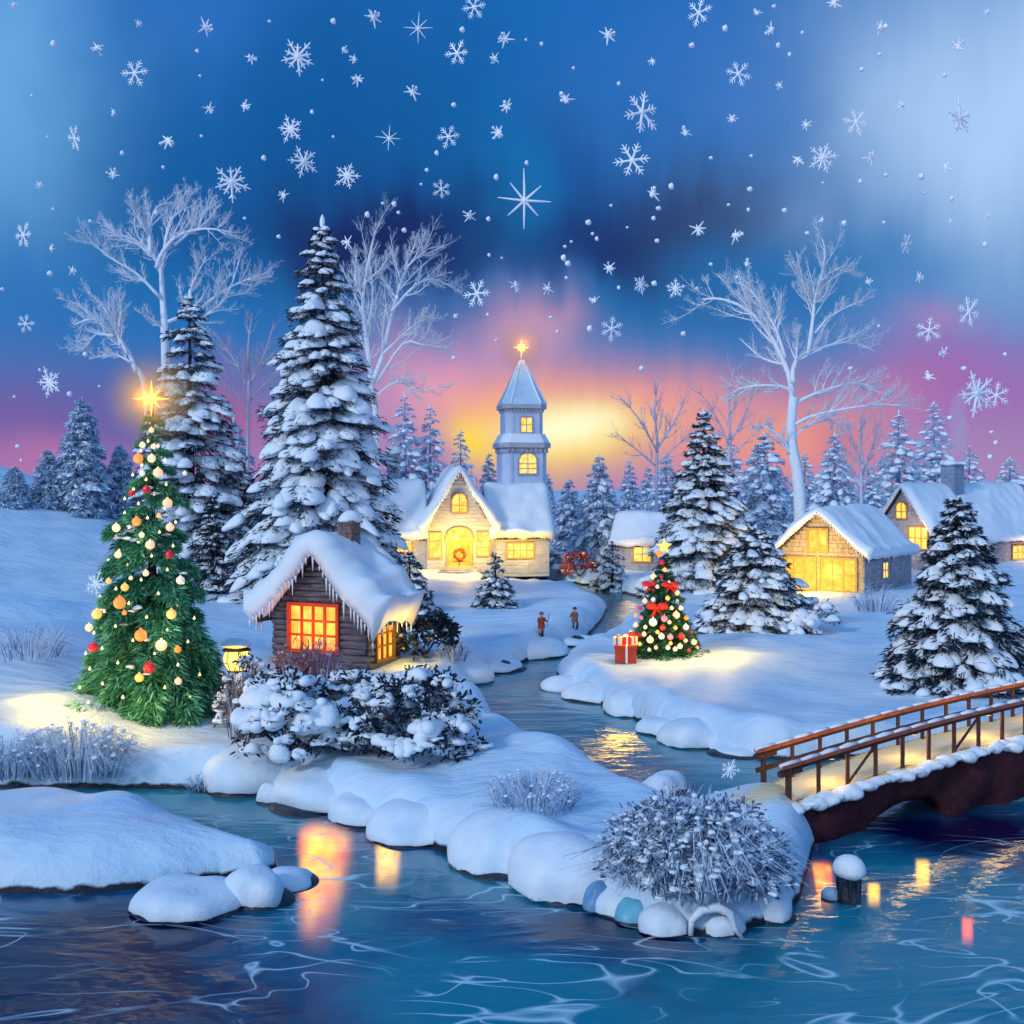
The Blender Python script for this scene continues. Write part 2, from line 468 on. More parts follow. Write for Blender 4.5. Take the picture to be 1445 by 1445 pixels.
def build_terrain():
    rows = np.concatenate([np.array([5.0, 9.0, 11.0]), CAMZ * F / (np.arange(1680, 712, -2.6) - HZ), np.geomspace(600, 6000, 14)])
    cols = np.tan(np.concatenate([np.linspace(-1.05, -.56, 40), np.linspace(-.55, .55, 520), np.linspace(.56, 1.05, 40)]))
    Y, U = np.meshgrid(rows, cols, indexing='ij')
    X = U * Y
    Z = TZ(X.ravel(), Y.ravel()).reshape(X.shape)
    R, C = X.shape
    i, j = np.meshgrid(np.arange(R - 1), np.arange(C - 1), indexing='ij')
    Q = np.stack([i * C + j, i * C + j + 1, (i + 1) * C + j + 1, (i + 1) * C + j], -1).reshape(-1, 4)
    b = MB().add(np.stack([X, Y, Z], -1).reshape(-1, 3), None, Q)
    # snow: soft drifts, fine grain; dark wet earth right at the waterline
    m = bpy.data.materials.new("snow_ground"); m.use_nodes = True
    t = m.node_tree; p = t.nodes['Principled BSDF']; k = NB(t)
    pos = k.node('ShaderNodeNewGeometry').outputs['Position']
    z = k.node('ShaderNodeSeparateXYZ'); k.link(pos, z.inputs[0])
    n = k.noise(pos, 0.35, 4.0)
    c = k.ramp(n, [(0.3, (0.50, 0.70, 0.93, 1)), (0.7, (0.73, 0.86, 0.98, 1))])
    edge = k.math('ADD', z.outputs[2], k.math('MULTIPLY', k.noise(pos, 2.2, 4.0), 0.30))
    f = k.math('MULTIPLY', k.math('SUBTRACT', WL + 0.33, edge), 14.0, clamp=True)
    c = k.mix(f, c, (0.012, 0.018, 0.035, 1))
    # way to the bridge: warm lamplight put into the snow colour
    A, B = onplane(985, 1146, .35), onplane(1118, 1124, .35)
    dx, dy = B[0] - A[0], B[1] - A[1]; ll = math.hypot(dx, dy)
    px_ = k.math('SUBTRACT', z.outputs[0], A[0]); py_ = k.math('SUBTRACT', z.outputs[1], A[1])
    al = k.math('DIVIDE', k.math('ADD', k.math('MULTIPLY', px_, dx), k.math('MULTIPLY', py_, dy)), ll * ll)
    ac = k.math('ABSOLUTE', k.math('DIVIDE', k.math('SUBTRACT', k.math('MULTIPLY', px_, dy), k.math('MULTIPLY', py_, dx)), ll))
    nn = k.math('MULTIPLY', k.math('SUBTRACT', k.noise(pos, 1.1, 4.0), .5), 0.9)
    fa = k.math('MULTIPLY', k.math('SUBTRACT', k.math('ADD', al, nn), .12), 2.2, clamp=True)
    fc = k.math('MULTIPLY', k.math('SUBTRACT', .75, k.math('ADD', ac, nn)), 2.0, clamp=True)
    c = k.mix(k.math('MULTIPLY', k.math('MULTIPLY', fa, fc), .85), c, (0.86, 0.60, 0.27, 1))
    k.val(c, p.inputs['Base Color'])
    p.inputs['Roughness'].default_value = 0.55
    p.inputs['Specular IOR Level'].default_value = 0.25
    bn = k.node('ShaderNodeBump'); bn.inputs['Strength'].default_value = 0.5; bn.inputs['Distance'].default_value = 0.30
    hsum = k.math('ADD', k.noise(k.vmap(pos, scale=(1, 2.2, 1)), 0.9, 5.0, 0.5), k.math('MULTIPLY', k.noise(pos, 14.0, 3.0), 0.12))
    k.link(hsum, bn.inputs['Height']); k.link(bn.outputs[0], p.inputs['Normal'])
    tag(b.build("ground", m, smooth=True), kind="structure")


build_terrain()


def build_water():
    b = MB()
    x0, x1, y0, y1 = -60, 70, 4, 130
    b.add([(x0, y0, WL), (x1, y0, WL), (x1, y1, WL), (x0, y1, WL)], None, [(0, 1, 2, 3)])
    m = bpy.data.materials.new("river_water"); m.use_nodes = True
    t = m.node_tree; t.nodes.clear(); k = NB(t)
    pos = k.node('ShaderNodeNewGeometry').outputs['Position']
    xyz = k.node('ShaderNodeSeparateXYZ'); k.link(pos, xyz.inputs[0])
    X, Y = xyz.outputs[0], xyz.outputs[1]
    # water colour: teal, turning navy by the left bank and under the bridge
    def spot(cx, cy, sx_, sy_):
        a = k.math('DIVIDE', k.math('SUBTRACT', X, cx), sx_); c = k.math('DIVIDE', k.math('SUBTRACT', Y, cy), sy_)
        return k.math('EXPONENT', k.math('MULTIPLY', k.math('ADD', k.math('MULTIPLY', a, a), k.math('MULTIPLY', c, c)), -1.0))
    warp = k.noise(pos, 0.30, 4.0, 0.6)
    dn = k.math('ADD', k.math('ADD', k.math('MULTIPLY', spot(-9.0, 19.0, 5.5, 5.0), 1.3), spot(2.6, 21.6, 3.0, 1.5)), k.math('ADD', spot(11.5, 28.0, 5.0, 2.6), spot(-1.5, 27.5, 3.0, 1.6)))
    dn = k.math('ADD', dn, k.math('MULTIPLY', k.math('SUBTRACT', warp, 0.5), 1.6))
    deep = k.ramp(dn, [(0.18, lin(0, 182, 214)), (0.5, lin(0, 126, 178)), (0.85, lin(4, 16, 90))])
    # ripples
    wv = k.vmap(pos, scale=(0.55, 1.35, 1))
    wob = k.noise(wv, 0.55, 3.0, 0.5, 1.2)
    rip = k.noise(wv, 1.6, 3.0, 0.55, 0.8)
    fine = k.noise(wv, 6.0, 2.0)
    h = k.math('ADD', k.math('MULTIPLY', wob, 1.0), k.math('ADD', k.math('MULTIPLY', rip, 0.22), k.math('MULTIPLY', fine, 0.012)))
    bn = k.node('ShaderNodeBump'); bn.inputs['Strength'].default_value = 0.10; bn.inputs['Distance'].default_value = 0.45
    k.link(h, bn.inputs['Height'])
    # thin skeins of frazil ice and froth carried on the current
    ln = k.math('ABSOLUTE', k.math('SUBTRACT', k.noise(wv, 0.24, 1.5, 0.4, 2.6), 0.5))
    l1 = k.math('SUBTRACT', 1.0, k.math('DIVIDE', ln, 0.011), clamp=True)
    ln2 = k.math('ABSOLUTE', k.math('SUBTRACT', k.noise(k.vmap(wv, loc=(7, 3, 0)), 0.36, 1.0, 0.4, 2.0), 0.47))
    l2 = k.math('SUBTRACT', 1.0, k.math('DIVIDE', ln2, 0.012), clamp=True)
    brk = k.math('MULTIPLY', k.math('SUBTRACT', k.noise(pos, 0.40, 2.0), 0.41), 8.0, clamp=True)
    near = k.math('SUBTRACT', 1.0, k.math('DIVIDE', k.math('SUBTRACT', Y, 26.0), 10.0), clamp=True)
    foam = k.math('MULTIPLY', k.math('MAXIMUM', l1, l2), k.math('MULTIPLY', brk, near))
    foam = k.math('MULTIPLY', foam, 0.9)
    cc = k.mix(foam, deep, (0.70, 0.86, 0.95, 1))
    dif = k.node('ShaderNodeBsdfDiffuse'); k.link(cc, dif.inputs[0])
    # wavelets run across the view, so mirror images are drawn out along y
    gl = k.node('ShaderNodeBsdfAnisotropic'); gl.inputs['Roughness'].default_value = 0.14; gl.inputs['Anisotropy'].default_value = 0.9
    tg = k.node('ShaderNodeCombineXYZ'); tg.inputs[1].default_value = 1.0; k.link(tg.outputs[0], gl.inputs['Tangent'])
    k.link(bn.outputs[0], gl.inputs['Normal'])
    fr = k.node('ShaderNodeFresnel'); fr.inputs['IOR'].default_value = 1.45; k.link(bn.outputs[0], fr.inputs['Normal'])
    rf = k.node('ShaderNodeBsdfRefraction'); rf.inputs['IOR'].default_value = 1.05; rf.inputs['Roughness'].default_value = 0.30
    rf.inputs['Color'].default_value = (.92, .98, 1, 1); k.link(bn.outputs[0], rf.inputs['Normal'])
    body = k.node('ShaderNodeMixShader')
    k.link(k.math('MULTIPLY', k.math('SUBTRACT', 1.0, foam), 0.50), body.inputs[0]); k.link(dif.outputs[0], body.inputs[1]); k.link(rf.outputs[0], body.inputs[2])
    mx = k.node('ShaderNodeMixShader')
    k.link(k.math('MULTIPLY', k.math('MULTIPLY_ADD', fr.outputs[0], 1.25, 0.03, clamp=True), k.math('SUBTRACT', 1.0, foam)), mx.inputs[0])
    k.link(body.outputs[0], mx.inputs[1]); k.link(gl.outputs[0], mx.inputs[2])
    o = k.node('ShaderNodeOutputMaterial'); k.link(mx.outputs[0], o.inputs[0])
    tag(b.build("water", m), kind="structure")


build_water()
# ------------------------------------------------------------------ plants
M_bark = mat("dark_bark", (0.035, 0.028, 0.03), 0.85, (0.07, 0.055, 0.055), 6.0, 0.5, 18)
M_needle = mat("dark_needles", (0.004, 0.010, 0.022), 0.65, (0.012, 0.028, 0.05), 5.0, frost=0.0)
M_needle2 = mat("frosted_dark_needles", (0.012, 0.028, 0.06), 0.65, (0.035, 0.07, 0.13), 4.0, frost=0.22)
M_blue = mat("blue_needles", (0.11, 0.29, 0.50), 0.7, (0.24, 0.44, 0.66), 2.5, frost=0.42)
M_pale = mat("pale_frost_needles", (0.38, 0.56, 0.80), 0.7, (0.60, 0.72, 0.90), 2.0, frost=0.45)
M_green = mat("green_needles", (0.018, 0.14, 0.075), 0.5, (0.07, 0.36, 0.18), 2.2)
M_green_pale = mat("green_tips", (0.10, 0.42, 0.24), 0.5, (0.26, 0.62, 0.40), 2.0)  # paler green, scattered at random among the needles
M_dgreen = mat("dark_green_needles", (0.004, 0.022, 0.012), 0.5, (0.012, 0.065, 0.032), 5.0)
M_frostbark = mat("frosted_bark", (0.70, 0.74, 0.84), 0.7, (0.90, 0.92, 0.97), 5.0, 0.5, 16)
M_faintbark = mat("pale_lilac_bark", (0.55, 0.46, 0.58), 0.8, (0.74, 0.64, 0.74), 4.0)
M_twig = mat("dark_twigs", (0.02, 0.018, 0.03), 0.8, (0.05, 0.04, 0.06), 6.0)
M_leaf = mat("dark_leaves", (0.006, 0.010, 0.026), 0.6, (0.020, 0.034, 0.070), 6.0)
M_frostleaf = mat("frosted_leaves", (0.04, 0.075, 0.16), 0.65, (0.16, 0.25, 0.42), 4.0, frost=0.42)
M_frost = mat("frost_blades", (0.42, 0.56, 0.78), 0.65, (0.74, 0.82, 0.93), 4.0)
M_frostdark = mat("dark_frost_blades", (0.05, 0.09, 0.19), 0.7, (0.16, 0.25, 0.42), 4.0)  # darker frosted blue, mixed at random among the blades
M_redtwig = mat("russet_twigs", (0.30, 0.07, 0.08), 0.7, (0.62, 0.28, 0.30), 4.0)
M_browntwig = mat("brown_twigs", (0.10, 0.055, 0.06), 0.8, (0.34, 0.24, 0.25), 5.0)
M_redleaf = mat("red_leaves", (0.30, 0.025, 0.02), 0.5, (0.55, 0.10, 0.05), 6.0)
NS = Sines(77, 3, 9)


def cards(P, D, Wd, L, rng, m, b):
    """thin pointed sprays: P roots, D unit directions, widths, lengths"""
    n = len(P)
    side = np.cross(D, rng.normal(size=(n, 3))); side /= np.linalg.norm(side, axis=1)[:, None] + 1e-9
    a = P - side * Wd[:, None] * .5; c = P + side * Wd[:, None] * .5
    mid = P + D * (L * .55)[:, None]
    e = P + D * L[:, None]; e[:, 2] -= L * .12
    V = np.stack([a, mid - side * Wd[:, None] * .6, e, mid + side * Wd[:, None] * .6, c], 1).reshape(-1, 3)
    i = np.arange(n)[:, None] * 5
    T = np.concatenate([i + np.array([[0, 1, 4]]), i + np.array([[1, 3, 4]]), i + np.array([[1, 2, 3]])])
    b.add(V, T, None, m)


def fir_mesh(H, R, seed, layers, nb, cards_per, pads=1.0, pad_n=2, skirt=0.03, droop=0.42, card=0.16, power=0.85, extra=1.0, rise=0.10, squash=1.0, nw=.17, many=2.1):
    """returns three builders: trunk, needles, snow"""
    rng = np.random.RandomState(seed)
    tr, cr, sn = MB(), MB(), MB()
    pts = [(0, 0, -.3), (0.01 * H * rng.normal() * .3, 0, H * .35), (0, 0.01 * H * rng.normal() * .3, H * .7), (0, 0, H * .985)]
    tr.tube(pts, [R * .085 + .02, R * .06 + .01, R * .03, .008], 8)
    for li in range(layers):
        t = skirt + (0.965 - skirt) * (li / (layers - 1)) ** 0.92
        L0 = R * ((1 - t) ** power) + R * .035
        n = max(4, int(round(nb * (0.45 + 0.55 * (1 - t)))))
        ph = rng.uniform(0, 6.28)
        for q in range(n):
            a = ph + (q + rng.uniform(-.3, .3)) / n * 2 * math.pi
            L = L0 * rng.uniform(.74, 1.14)
            o = np.array((math.cos(a), math.sin(a), 0.)); lat = np.array((-math.sin(a), math.cos(a), 0.))
            z0 = H * t + rng.uniform(-.4, .4) * H / layers
            dr = droop * rng.uniform(.75, 1.25) * (1 - .55 * t)
            def P(s, L=L, o=o, z0=z0, dr=dr):
                s = np.asarray(s, float)
                p = o[None] * (s * L)[:, None]
                p[:, 2] = np.maximum(z0 + rise * L * s - dr * L * s * s + .10 * L * np.maximum(s - .75, 0), 0.04 + 0.03 * s)
                return p
            k = int(cards_per * many * (0.35 + 0.65 * L / R) * extra)
            s = rng.uniform(.10, 1.0, k) ** .8
            w = .34 * L * np.sqrt(np.clip(1.02 - s, 0, 1)) * np.minimum(1, s * 2.2)
            lt = rng.uniform(-1, 1, k)
            base = P(s) + lat[None] * (lt * w)[:, None]
            base[:, 2] += (rng.normal(size=k) * .07 - .03) * L * squash
            d = o[None] * .75 + lat[None] * (lt * .9)[:, None] + rng.normal(size=(k, 3)) * .28
            d[:, 2] -= .28
            d /= np.linalg.norm(d, axis=1)[:, None]
            cl = card * (0.55 + 0.6 * rng.uniform(size=k)) * (0.55 + .45 * L / R) * 2.0
            mi = (rng.uniform(size=k) > .6)
            for mm in (0, 1):
                sel = mi == bool(mm)
                if sel.any(): cards(base[sel], d[sel], cl[sel] * nw, cl[sel] * 1.25, rng, mm, cr)
            # snow lying on the bough
            for j in range(int((4 if pads > .8 else 2) + 7 * L / R)):
                if rng.uniform() > pads * (1.0 if j == 0 else .72): continue
                pk = rng.choice([.7, .95, 1.25, 1.6])
                if j == 0: s0, l0, hl, hw = rng.uniform(.62, .80), rng.uniform(-.05, .05) * L, rng.uniform(.20, .29) * L * pk, rng.uniform(.14, .21) * L * pk
                else: s0, l0, hl, hw = rng.uniform(.3, .98), rng.uniform(-.26, .26) * L, rng.uniform(.10, .22) * L, rng.uniform(.08, .16) * L
                hl = min(hl, .185 * R); hw = min(hw, .14 * R)
                hl = max(hl, .05 * R); hw = max(hw, .045 * R)
                v, f = ico(pad_n if j == 0 else max(1, pad_n - 1))
                ss = s0 + v[:, 0] * hl / L
                C = P(np.clip(ss, 0.02, 1.08))
                wv = hw * (1 - .22 * v[:, 0])
                C = C + lat[None] * (l0 + v[:, 1] * wv)[:, None]
                up = np.where(v[:, 2] > 0, v[:, 2] * .62, v[:, 2] * .20) * min(hl, hw) + .02 * L
                C[:, 2] += up - .30 * (v[:, 1] * wv) ** 2 / max(hw, .01) - (abs(l0) * .25)
                nn = NS(C / max(hw, .02) * .8 + seed, .45) + .5 * NS(C / max(hw, .02) * 2.1 + seed, .5)
                C = C + (v * np.array((1, 1, .8))) * (nn * .34 * min(hl, hw))[:, None]
                sn.add(C, f)
    # leader
    v = P(np.array([0.])) * 0
    sn.blob((0, 0, H * .985), (R * .022 + .02, R * .022 + .02, H * .028), 1, NS, .2)
    k = int(60 * extra)
    zz = rng.uniform(.80, 1.0, k) * H; an = rng.uniform(0, 6.28, k)
    d = np.stack([np.cos(an), np.sin(an), rng.uniform(.1, .9, k)], 1); d /= np.linalg.norm(d, axis=1)[:, None]
    cards(np.stack([0 * zz, 0 * zz, zz], 1), d, np.full(k, card * .4), np.full(k, card * 1.2) * (1.25 - zz / H) * 3, rng, 0, cr)
    return tr, cr, sn


def fir(name, loc, H, R, seed, layers, nb, cp, label, cat="fir tree", group=None, mats=None, rz=0.0, **kw):
    r = empty(name, loc, rz)
    t, c, s = fir_mesh(H, R, seed, layers, nb, cp, **kw)
    t.build('trunk', M_blue if mats else M_bark, r)
    c.build('crown', mats or [M_needle, M_needle2], r)
    if s.n: s.build('snow_clumps', M_pad, r, smooth=True)
    tag(r, label, cat, group)
    return r


def scale_at(Y): return F / Y


def fir_px(name, px, base, top, halfw, label, seed, layers=14, nb=10, cp=90, dz=0.0, **kw):
    """a fir whose base, tip and half width are read in the photo"""
    g = ground(px, base)
    H = (base - top) / scale_at(g.y); R = halfw / scale_at(g.y)
    return fir(name, (g.x, g.y, g.z + dz), H, R, seed, layers, nb, cp, label, **kw)


# the big firs round the village
fir_px('snowy_fir', 455, 846, 308, 132, "tallest dark fir, heavy with snow, behind the log cottage", 11, 25, 15, 140, card=.22, power=.80, droop=.5)
fir_px('snowy_fir', 268, 800, 412, 100, "tall dark snowy fir standing behind the big green Christmas tree", 12, 20, 12, 110, card=.22, power=.66)
fir_px('snowy_fir', 993, 832, 580, 86, "dark snowy fir with a small gold tip behind the red-bowed Christmas tree", 13, 18, 14, 130, card=.2)
fir_px('snowy_fir', 1066, 888, 742, 84, "squat snow-laden fir between the bowed Christmas tree and the stone barn", 14, 12, 12, 130, card=.16, power=.62, droop=.38)
fir_px('snowy_fir', 1352, 962, 702, 104, "broad snow-laden fir in front of the large house, above the bridge", 15, 14, 13, 150, card=.17, power=.72, droop=.40)
fir_px('snowy_fir', 699, 858, 782, 35, "small young fir on the snow in front of the church", 16, 8, 8, 60, card=.14, power=.7, pad_n=1)
fir_px('snowy_fir', 864, 834, 764, 33, "small young fir beside the gold-starred Christmas tree", 17, 8, 8, 60, card=.14, power=.7, pad_n=1)
fir_px('snowy_fir', 578, 862, 778, 42, "young fir crowding the right end of the log cottage", 18, 8, 9, 70, card=.16, power=.7, pad_n=1)
fir_px('snowy_fir', 528, 800, 700, 46, "dark snowy fir between the tallest fir and the church", 19, 9, 9, 80, card=.2, power=.7)
bl = dict(mats=[M_blue, M_pale], pads=.55, pad_n=1, extra=1.25, power=.72, nw=.22)
fir_px('frosted_fir', 803, 790, 676, 36, "left of two slim blue firs beside the church tower", 21, 18, 9, 60, card=.2, droop=.6, **bl)
fir_px('frosted_fir', 846, 796, 642, 46, "taller right one of two slim blue firs beside the church tower", 22, 21, 9, 60, card=.2, droop=.6, **bl)
fir_px('frosted_fir', 571, 752, 554, 48, "tallest of three blue firs behind the church chimney", 23, 21, 9, 60, card=.24, droop=.55, **bl)
fir_px('frosted_fir', 607, 752, 572, 42, "middle one of three blue firs behind the church chimney", 24, 19, 9, 60, card=.24, droop=.55, **bl)
fir_px('frosted_fir', 650, 752, 606, 36, "shortest of three blue firs, half hidden by the church gable", 25, 16, 9, 50, card=.22, droop=.55, **bl)
fir_px('frosted_fir', 116, 722, 562, 46, "taller pale blue fir on the crest of the left hill", 26, 19, 10, 60, card=.30, droop=.5, **bl)
fir_px('frosted_fir', 67, 712, 636, 28, "smaller pale blue fir on the crest of the left hill", 27, 13, 9, 50, card=.26, **bl)
fir_px('frosted_fir', 1078, 770, 612, 62, "wide frosted blue fir behind the dark fir, left of the white trunk", 28, 18, 10, 70, card=.26, **bl)
fir_px('frosted_fir', 1178, 752, 612, 58, "frosted blue fir right of the white trunk, behind the barn roof", 29, 18, 10, 70, card=.26, droop=.6, **bl)
fir_px('frosted_fir', 1268, 738, 580, 54, "frosted blue fir left of the large house chimney", 30, 19, 10, 70, card=.26, **bl)
fir_px('frosted_fir', 1318, 726, 566, 50, "frosted blue fir with a dark tip, behind the large house roof", 31, 19, 10, 70, card=.26, **bl)
fir_px('frosted_fir', 940, 760, 640, 38, "pale frosted fir between the small house and the dark fir", 32, 15, 9, 50, card=.26, **bl)
fir_px('frosted_fir', 888, 748, 650, 24, "slim pale fir in the yellow glow behind the small house", 33, 15, 9, 46, card=.26, **bl)
fir_px('frosted_fir', 410, 760, 640, 56, "frosted fir between the two tallest dark firs", 34, 15, 10, 60, card=.26, **bl)
fir_px('frosted_fir', 1225, 744, 656, 40, "low frosted fir between two taller blue firs, beyond the barn ridge", 35, 13, 9, 50, card=.26, **bl)


for i, (px, base, top, hw, lab) in enumerate([
        (170, 728, 628, 34, "small blue fir on the hill between the crest pair and the green tree"),
        (330, 752, 590, 50, "dim blue fir right of the left dark fir, under the lilac tree"),
        (505, 752, 610, 44, "dim blue fir between the tallest fir and the frosted bare tree"),
        (690, 748, 640, 26, "small blue fir directly left of the church tower"),
        (770, 752, 668, 28, "small blue fir peeping out right of the church tower"),
        (985, 742, 632, 40, "pale fir hidden behind the tip of the dark fir"),
        (1030, 744, 618, 44, "pale fir between the dark fir and the wide frosted fir"),
        (1135, 742, 640, 40, "blue fir right behind the white trunk"),
        (1368, 726, 628, 40, "low blue fir just right of the large house chimney"),
        (1425, 722, 640, 44, "low blue fir at the right edge behind the large house"),
        (915, 742, 660, 26, "tiny pale fir left of the pale frosted fir"),
        (20, 712, 660, 24, "tiny blue fir at the left edge of the hill crest")]):
    fir_px('frosted_fir', px, base, top, hw, lab, 60 + i, 15, 9, 50, card=.28, droop=.5, **bl)
for i, (px, base, top, hw, lab) in enumerate([
        (340, 806, 640, 60, "dark fir filling the gap between the two tallest firs"),
        (300, 830, 700, 44, "dark low fir behind the green tree's right side"),
        (395, 842, 700, 50, "dark low fir behind the cottage's left eave")]):
    fir_px('snowy_fir', px, base, top, hw, lab, 80 + i, 11, 9, 80, card=.22, power=.75)
# the far wood along the horizon, one low mass of frosted scrub
fw = MB(); rngf = np.random.RandomState(8)
n = 5200
ax = rngf.uniform(-.62, .62, n); ay = rngf.uniform(190, 330, n)
Pf = np.stack([ax * ay, ay, TZ(ax * ay, ay) + rngf.uniform(0, 1, n) ** 1.6 * (2.6 + 2.2 * np.clip(N1(np.stack([ax * 40, ay * .05], -1), .4), -.6, 1))], 1)
Df = rngf.normal(size=(n, 3)) * .5 + (0, 0, 1); Df /= np.linalg.norm(Df, axis=1)[:, None]
cards(Pf, Df, np.full(n, 1.1), rngf.uniform(1.2, 2.8, n), rngf, 0, fw)
fw_o = fw.build('far_wood', mat("far_frosted_scrub", (0.10, 0.15, 0.30), .8, (0.34, 0.38, 0.56), .25))
tag(fw_o, "low frosted scrub and woodland along the far horizon", "woods", kind="stuff")


# ---- bare frosted trees
def limb(b, pts, r0, r1, rng, depth, spread=.55, dens=1.0, m=0, gravity=0.0):
    pts = np.array(pts, float)
    # smooth the polyline
    t = np.linspace(0, len(pts) - 1, 3 * (len(pts) - 1) + 1)
    i = np.clip(t.astype(int), 0, len(pts) - 2); fr = (t - i)[:, None]
    p0 = pts[np.clip(i - 1, 0, None)]; p1 = pts[i]; p2 = pts[i + 1]; p3 = pts[np.clip(i + 2, None, len(pts) - 1)]
    q = .5 * (2 * p1 + (p2 - p0) * fr + (2 * p0 - 5 * p1 + 4 * p2 - p3) * fr ** 2 + (3 * p1 - p0 - 3 * p2 + p3) * fr ** 3)
    n = len(q)
    rad = r0 + (r1 - r0) * np.linspace(0, 1, n) ** .8
    b.tube(q, rad, 7 if r0 > .08 else 5 if r0 > .03 else 3, m)
    if depth <= 0: return
    L = np.linalg.norm(np.diff(q, axis=0), axis=1).sum()
    cnt = max(2, int(dens * 1.05 * (4 + 3 * depth)))
    for j in range(cnt):
        u = rng.uniform(.22, .98)
        k = min(n - 2, int(u * (n - 1)))
        d = q[k + 1] - q[k]; d /= np.linalg.norm(d) + 1e-9
        v = rng.normal(size=3); v -= v @ d * d; v /= np.linalg.norm(v)
        v[1] *= .8
        ang = rng.uniform(.45, 1.0) * spread * 1.6
        dd = d * math.cos(ang) + v * math.sin(ang); dd[2] += .18 - gravity
        dd /= np.linalg.norm(dd)
        l = L * rng.uniform(.22, .46) * (1.15 - .5 * u)
        mid = q[k] + dd * l * .5 + rng.normal(size=3) * l * .06
        dd2 = dd + np.array((0, 0, .22 - gravity)) + rng.normal(size=3) * .18; dd2 /= np.linalg.norm(dd2)
        end = mid + dd2 * l * .55
        rr = rad[k] * rng.uniform(.42, .65)
        limb(b, [q[k], mid, end], rr, max(rr * .28, .006), rng, depth - 1, spread, dens, m, gravity)


def bare_tree(name, base, Y, trunk, limbs, label, seed, r, mats, depth=2, dens=1.0, spread=.55, group=None, minr=0.012):
    """trunk and limbs are photo polylines laid out in the tree's own depth, limbs fan towards and away from the viewer"""
    rng = np.random.RandomState(seed)
    b0 = at(*base, Y); b0.z = tz(b0.x, b0.y) - .2
    o = empty(name, b0)
    T = [np.array((0, 0, 0.))] + [np.array(at(px, py, Y) - b0) for px, py in trunk]
    for i in range(1, len(T)): T[i] = T[i] + np.array((0, rng.uniform(-.2, .2), 0))
    tb, cb = MB(), MB()
    limb(tb, T, r * 1.15, r * .75, rng, 0)
    tb.build('trunk', mats, o, smooth=True)
    for (pl, rr) in limbs:
        sgn = rng.uniform(-1, 1)
        pts = [np.array(at(px, py, Y) - b0) + np.array((0, sgn * k * .8, 0)) for k, (px, py) in enumerate(pl)]
        limb(cb, pts, max(rr * 1.35, minr * 1.3), max(rr * .35, minr * .8), rng, depth, spread, dens)
    cb.build('crown', mats, o, smooth=True)
    tag(o, label, "bare tree", group)
    return o


bare_tree('frosted_tree', (1130, 752), 88, [(1127, 690), (1117, 620), (1119, 560)], [
    ([(1119, 600), (1119, 540), (1108, 500), (1090, 460), (1062, 428), (1030, 412), (1003, 410)], .22),
    ([(1108, 505), (1097, 470), (1082, 440), (1060, 410), (1042, 398)], .12),
    ([(1119, 570), (1112, 548), (1075, 544), (1046, 548), (1030, 556)], .14),
    ([(1119, 540), (1122, 516), (1140, 496), (1178, 484), (1215, 478), (1248, 492)], .17),
    ([(1140, 500), (1146, 450), (1148, 420), (1156, 392), (1160, 360), (1155, 342)], .13),
    ([(1148, 424), (1166, 400), (1190, 384), (1204, 384)], .09),
    ([(1148, 440), (1134, 400), (1124, 355)], .08),
    ([(1118, 572), (1140, 560), (1172, 548), (1210, 540), (1240, 548)], .14),
    ([(1120, 600), (1142, 588), (1178, 580), (1222, 574), (1258, 576)], .13),
    ([(1120, 616), (1150, 596), (1180, 592), (1202, 616)], .11),
    ([(1114, 640), (1104, 622), (1082, 606), (1058, 604)], .14),
    ([(1150, 470), (1166, 450), (1190, 436), (1206, 430)], .08),
    ([(1122, 520), (1128, 480), (1130, 462)], .07)],
    "largest frosted white bare tree, left of the stone barn roof", 5, .50, M_frostbark, 3, 1.2, minr=.020)
bare_tree('frosted_tree', (236, 700), 92, [(234, 560), (232, 450)], [
    ([(232, 455), (226, 410), (221, 375), (205, 350), (172, 328), (142, 322)], .22),
    ([(221, 378), (234, 356), (260, 336), (300, 330), (340, 338)], .16),
    ([(212, 358), (208, 318), (214, 286), (236, 276)], .12),
    ([(232, 352), (236, 310), (250, 290), (262, 262)], .11),
    ([(246, 346), (268, 322), (276, 300), (302, 276)], .10),
    ([(226, 420), (196, 388), (160, 366), (134, 342)], .12),
    ([(232, 456), (262, 440), (272, 400), (292, 362)], .14),
    ([(278, 440), (312, 410), (345, 392), (380, 378)], .12),
    ([(266, 440), (280, 450), (320, 420), (344, 350)], .11),
    ([(208, 330), (192, 300), (188, 280)], .07),
    ([(231, 464), (214, 450), (198, 440)], .09)],
    "tall frosted bare tree above the left dark fir", 6, .42, M_frostbark, 3, 1.15, minr=.020)
bare_tree('frosted_tree', (222, 640), 90, [(205, 560), (192, 520)], [
    ([(192, 524), (176, 492), (150, 466), (118, 446), (90, 452)], .16),
    ([(170, 488), (160, 460), (140, 432), (114, 406)], .10),
    ([(180, 500), (166, 470), (168, 440), (166, 420)], .10),
    ([(160, 474), (130, 470), (112, 486), (90, 490)], .09),
    ([(186, 512), (160, 500), (124, 506)], .09),
    ([(140, 456), (118, 434), (92, 424)], .08)],
    "leaning frosted bare tree at the far left, behind the glowing gold star", 8, .26, M_frostbark, 3, 1.15, minr=.020)
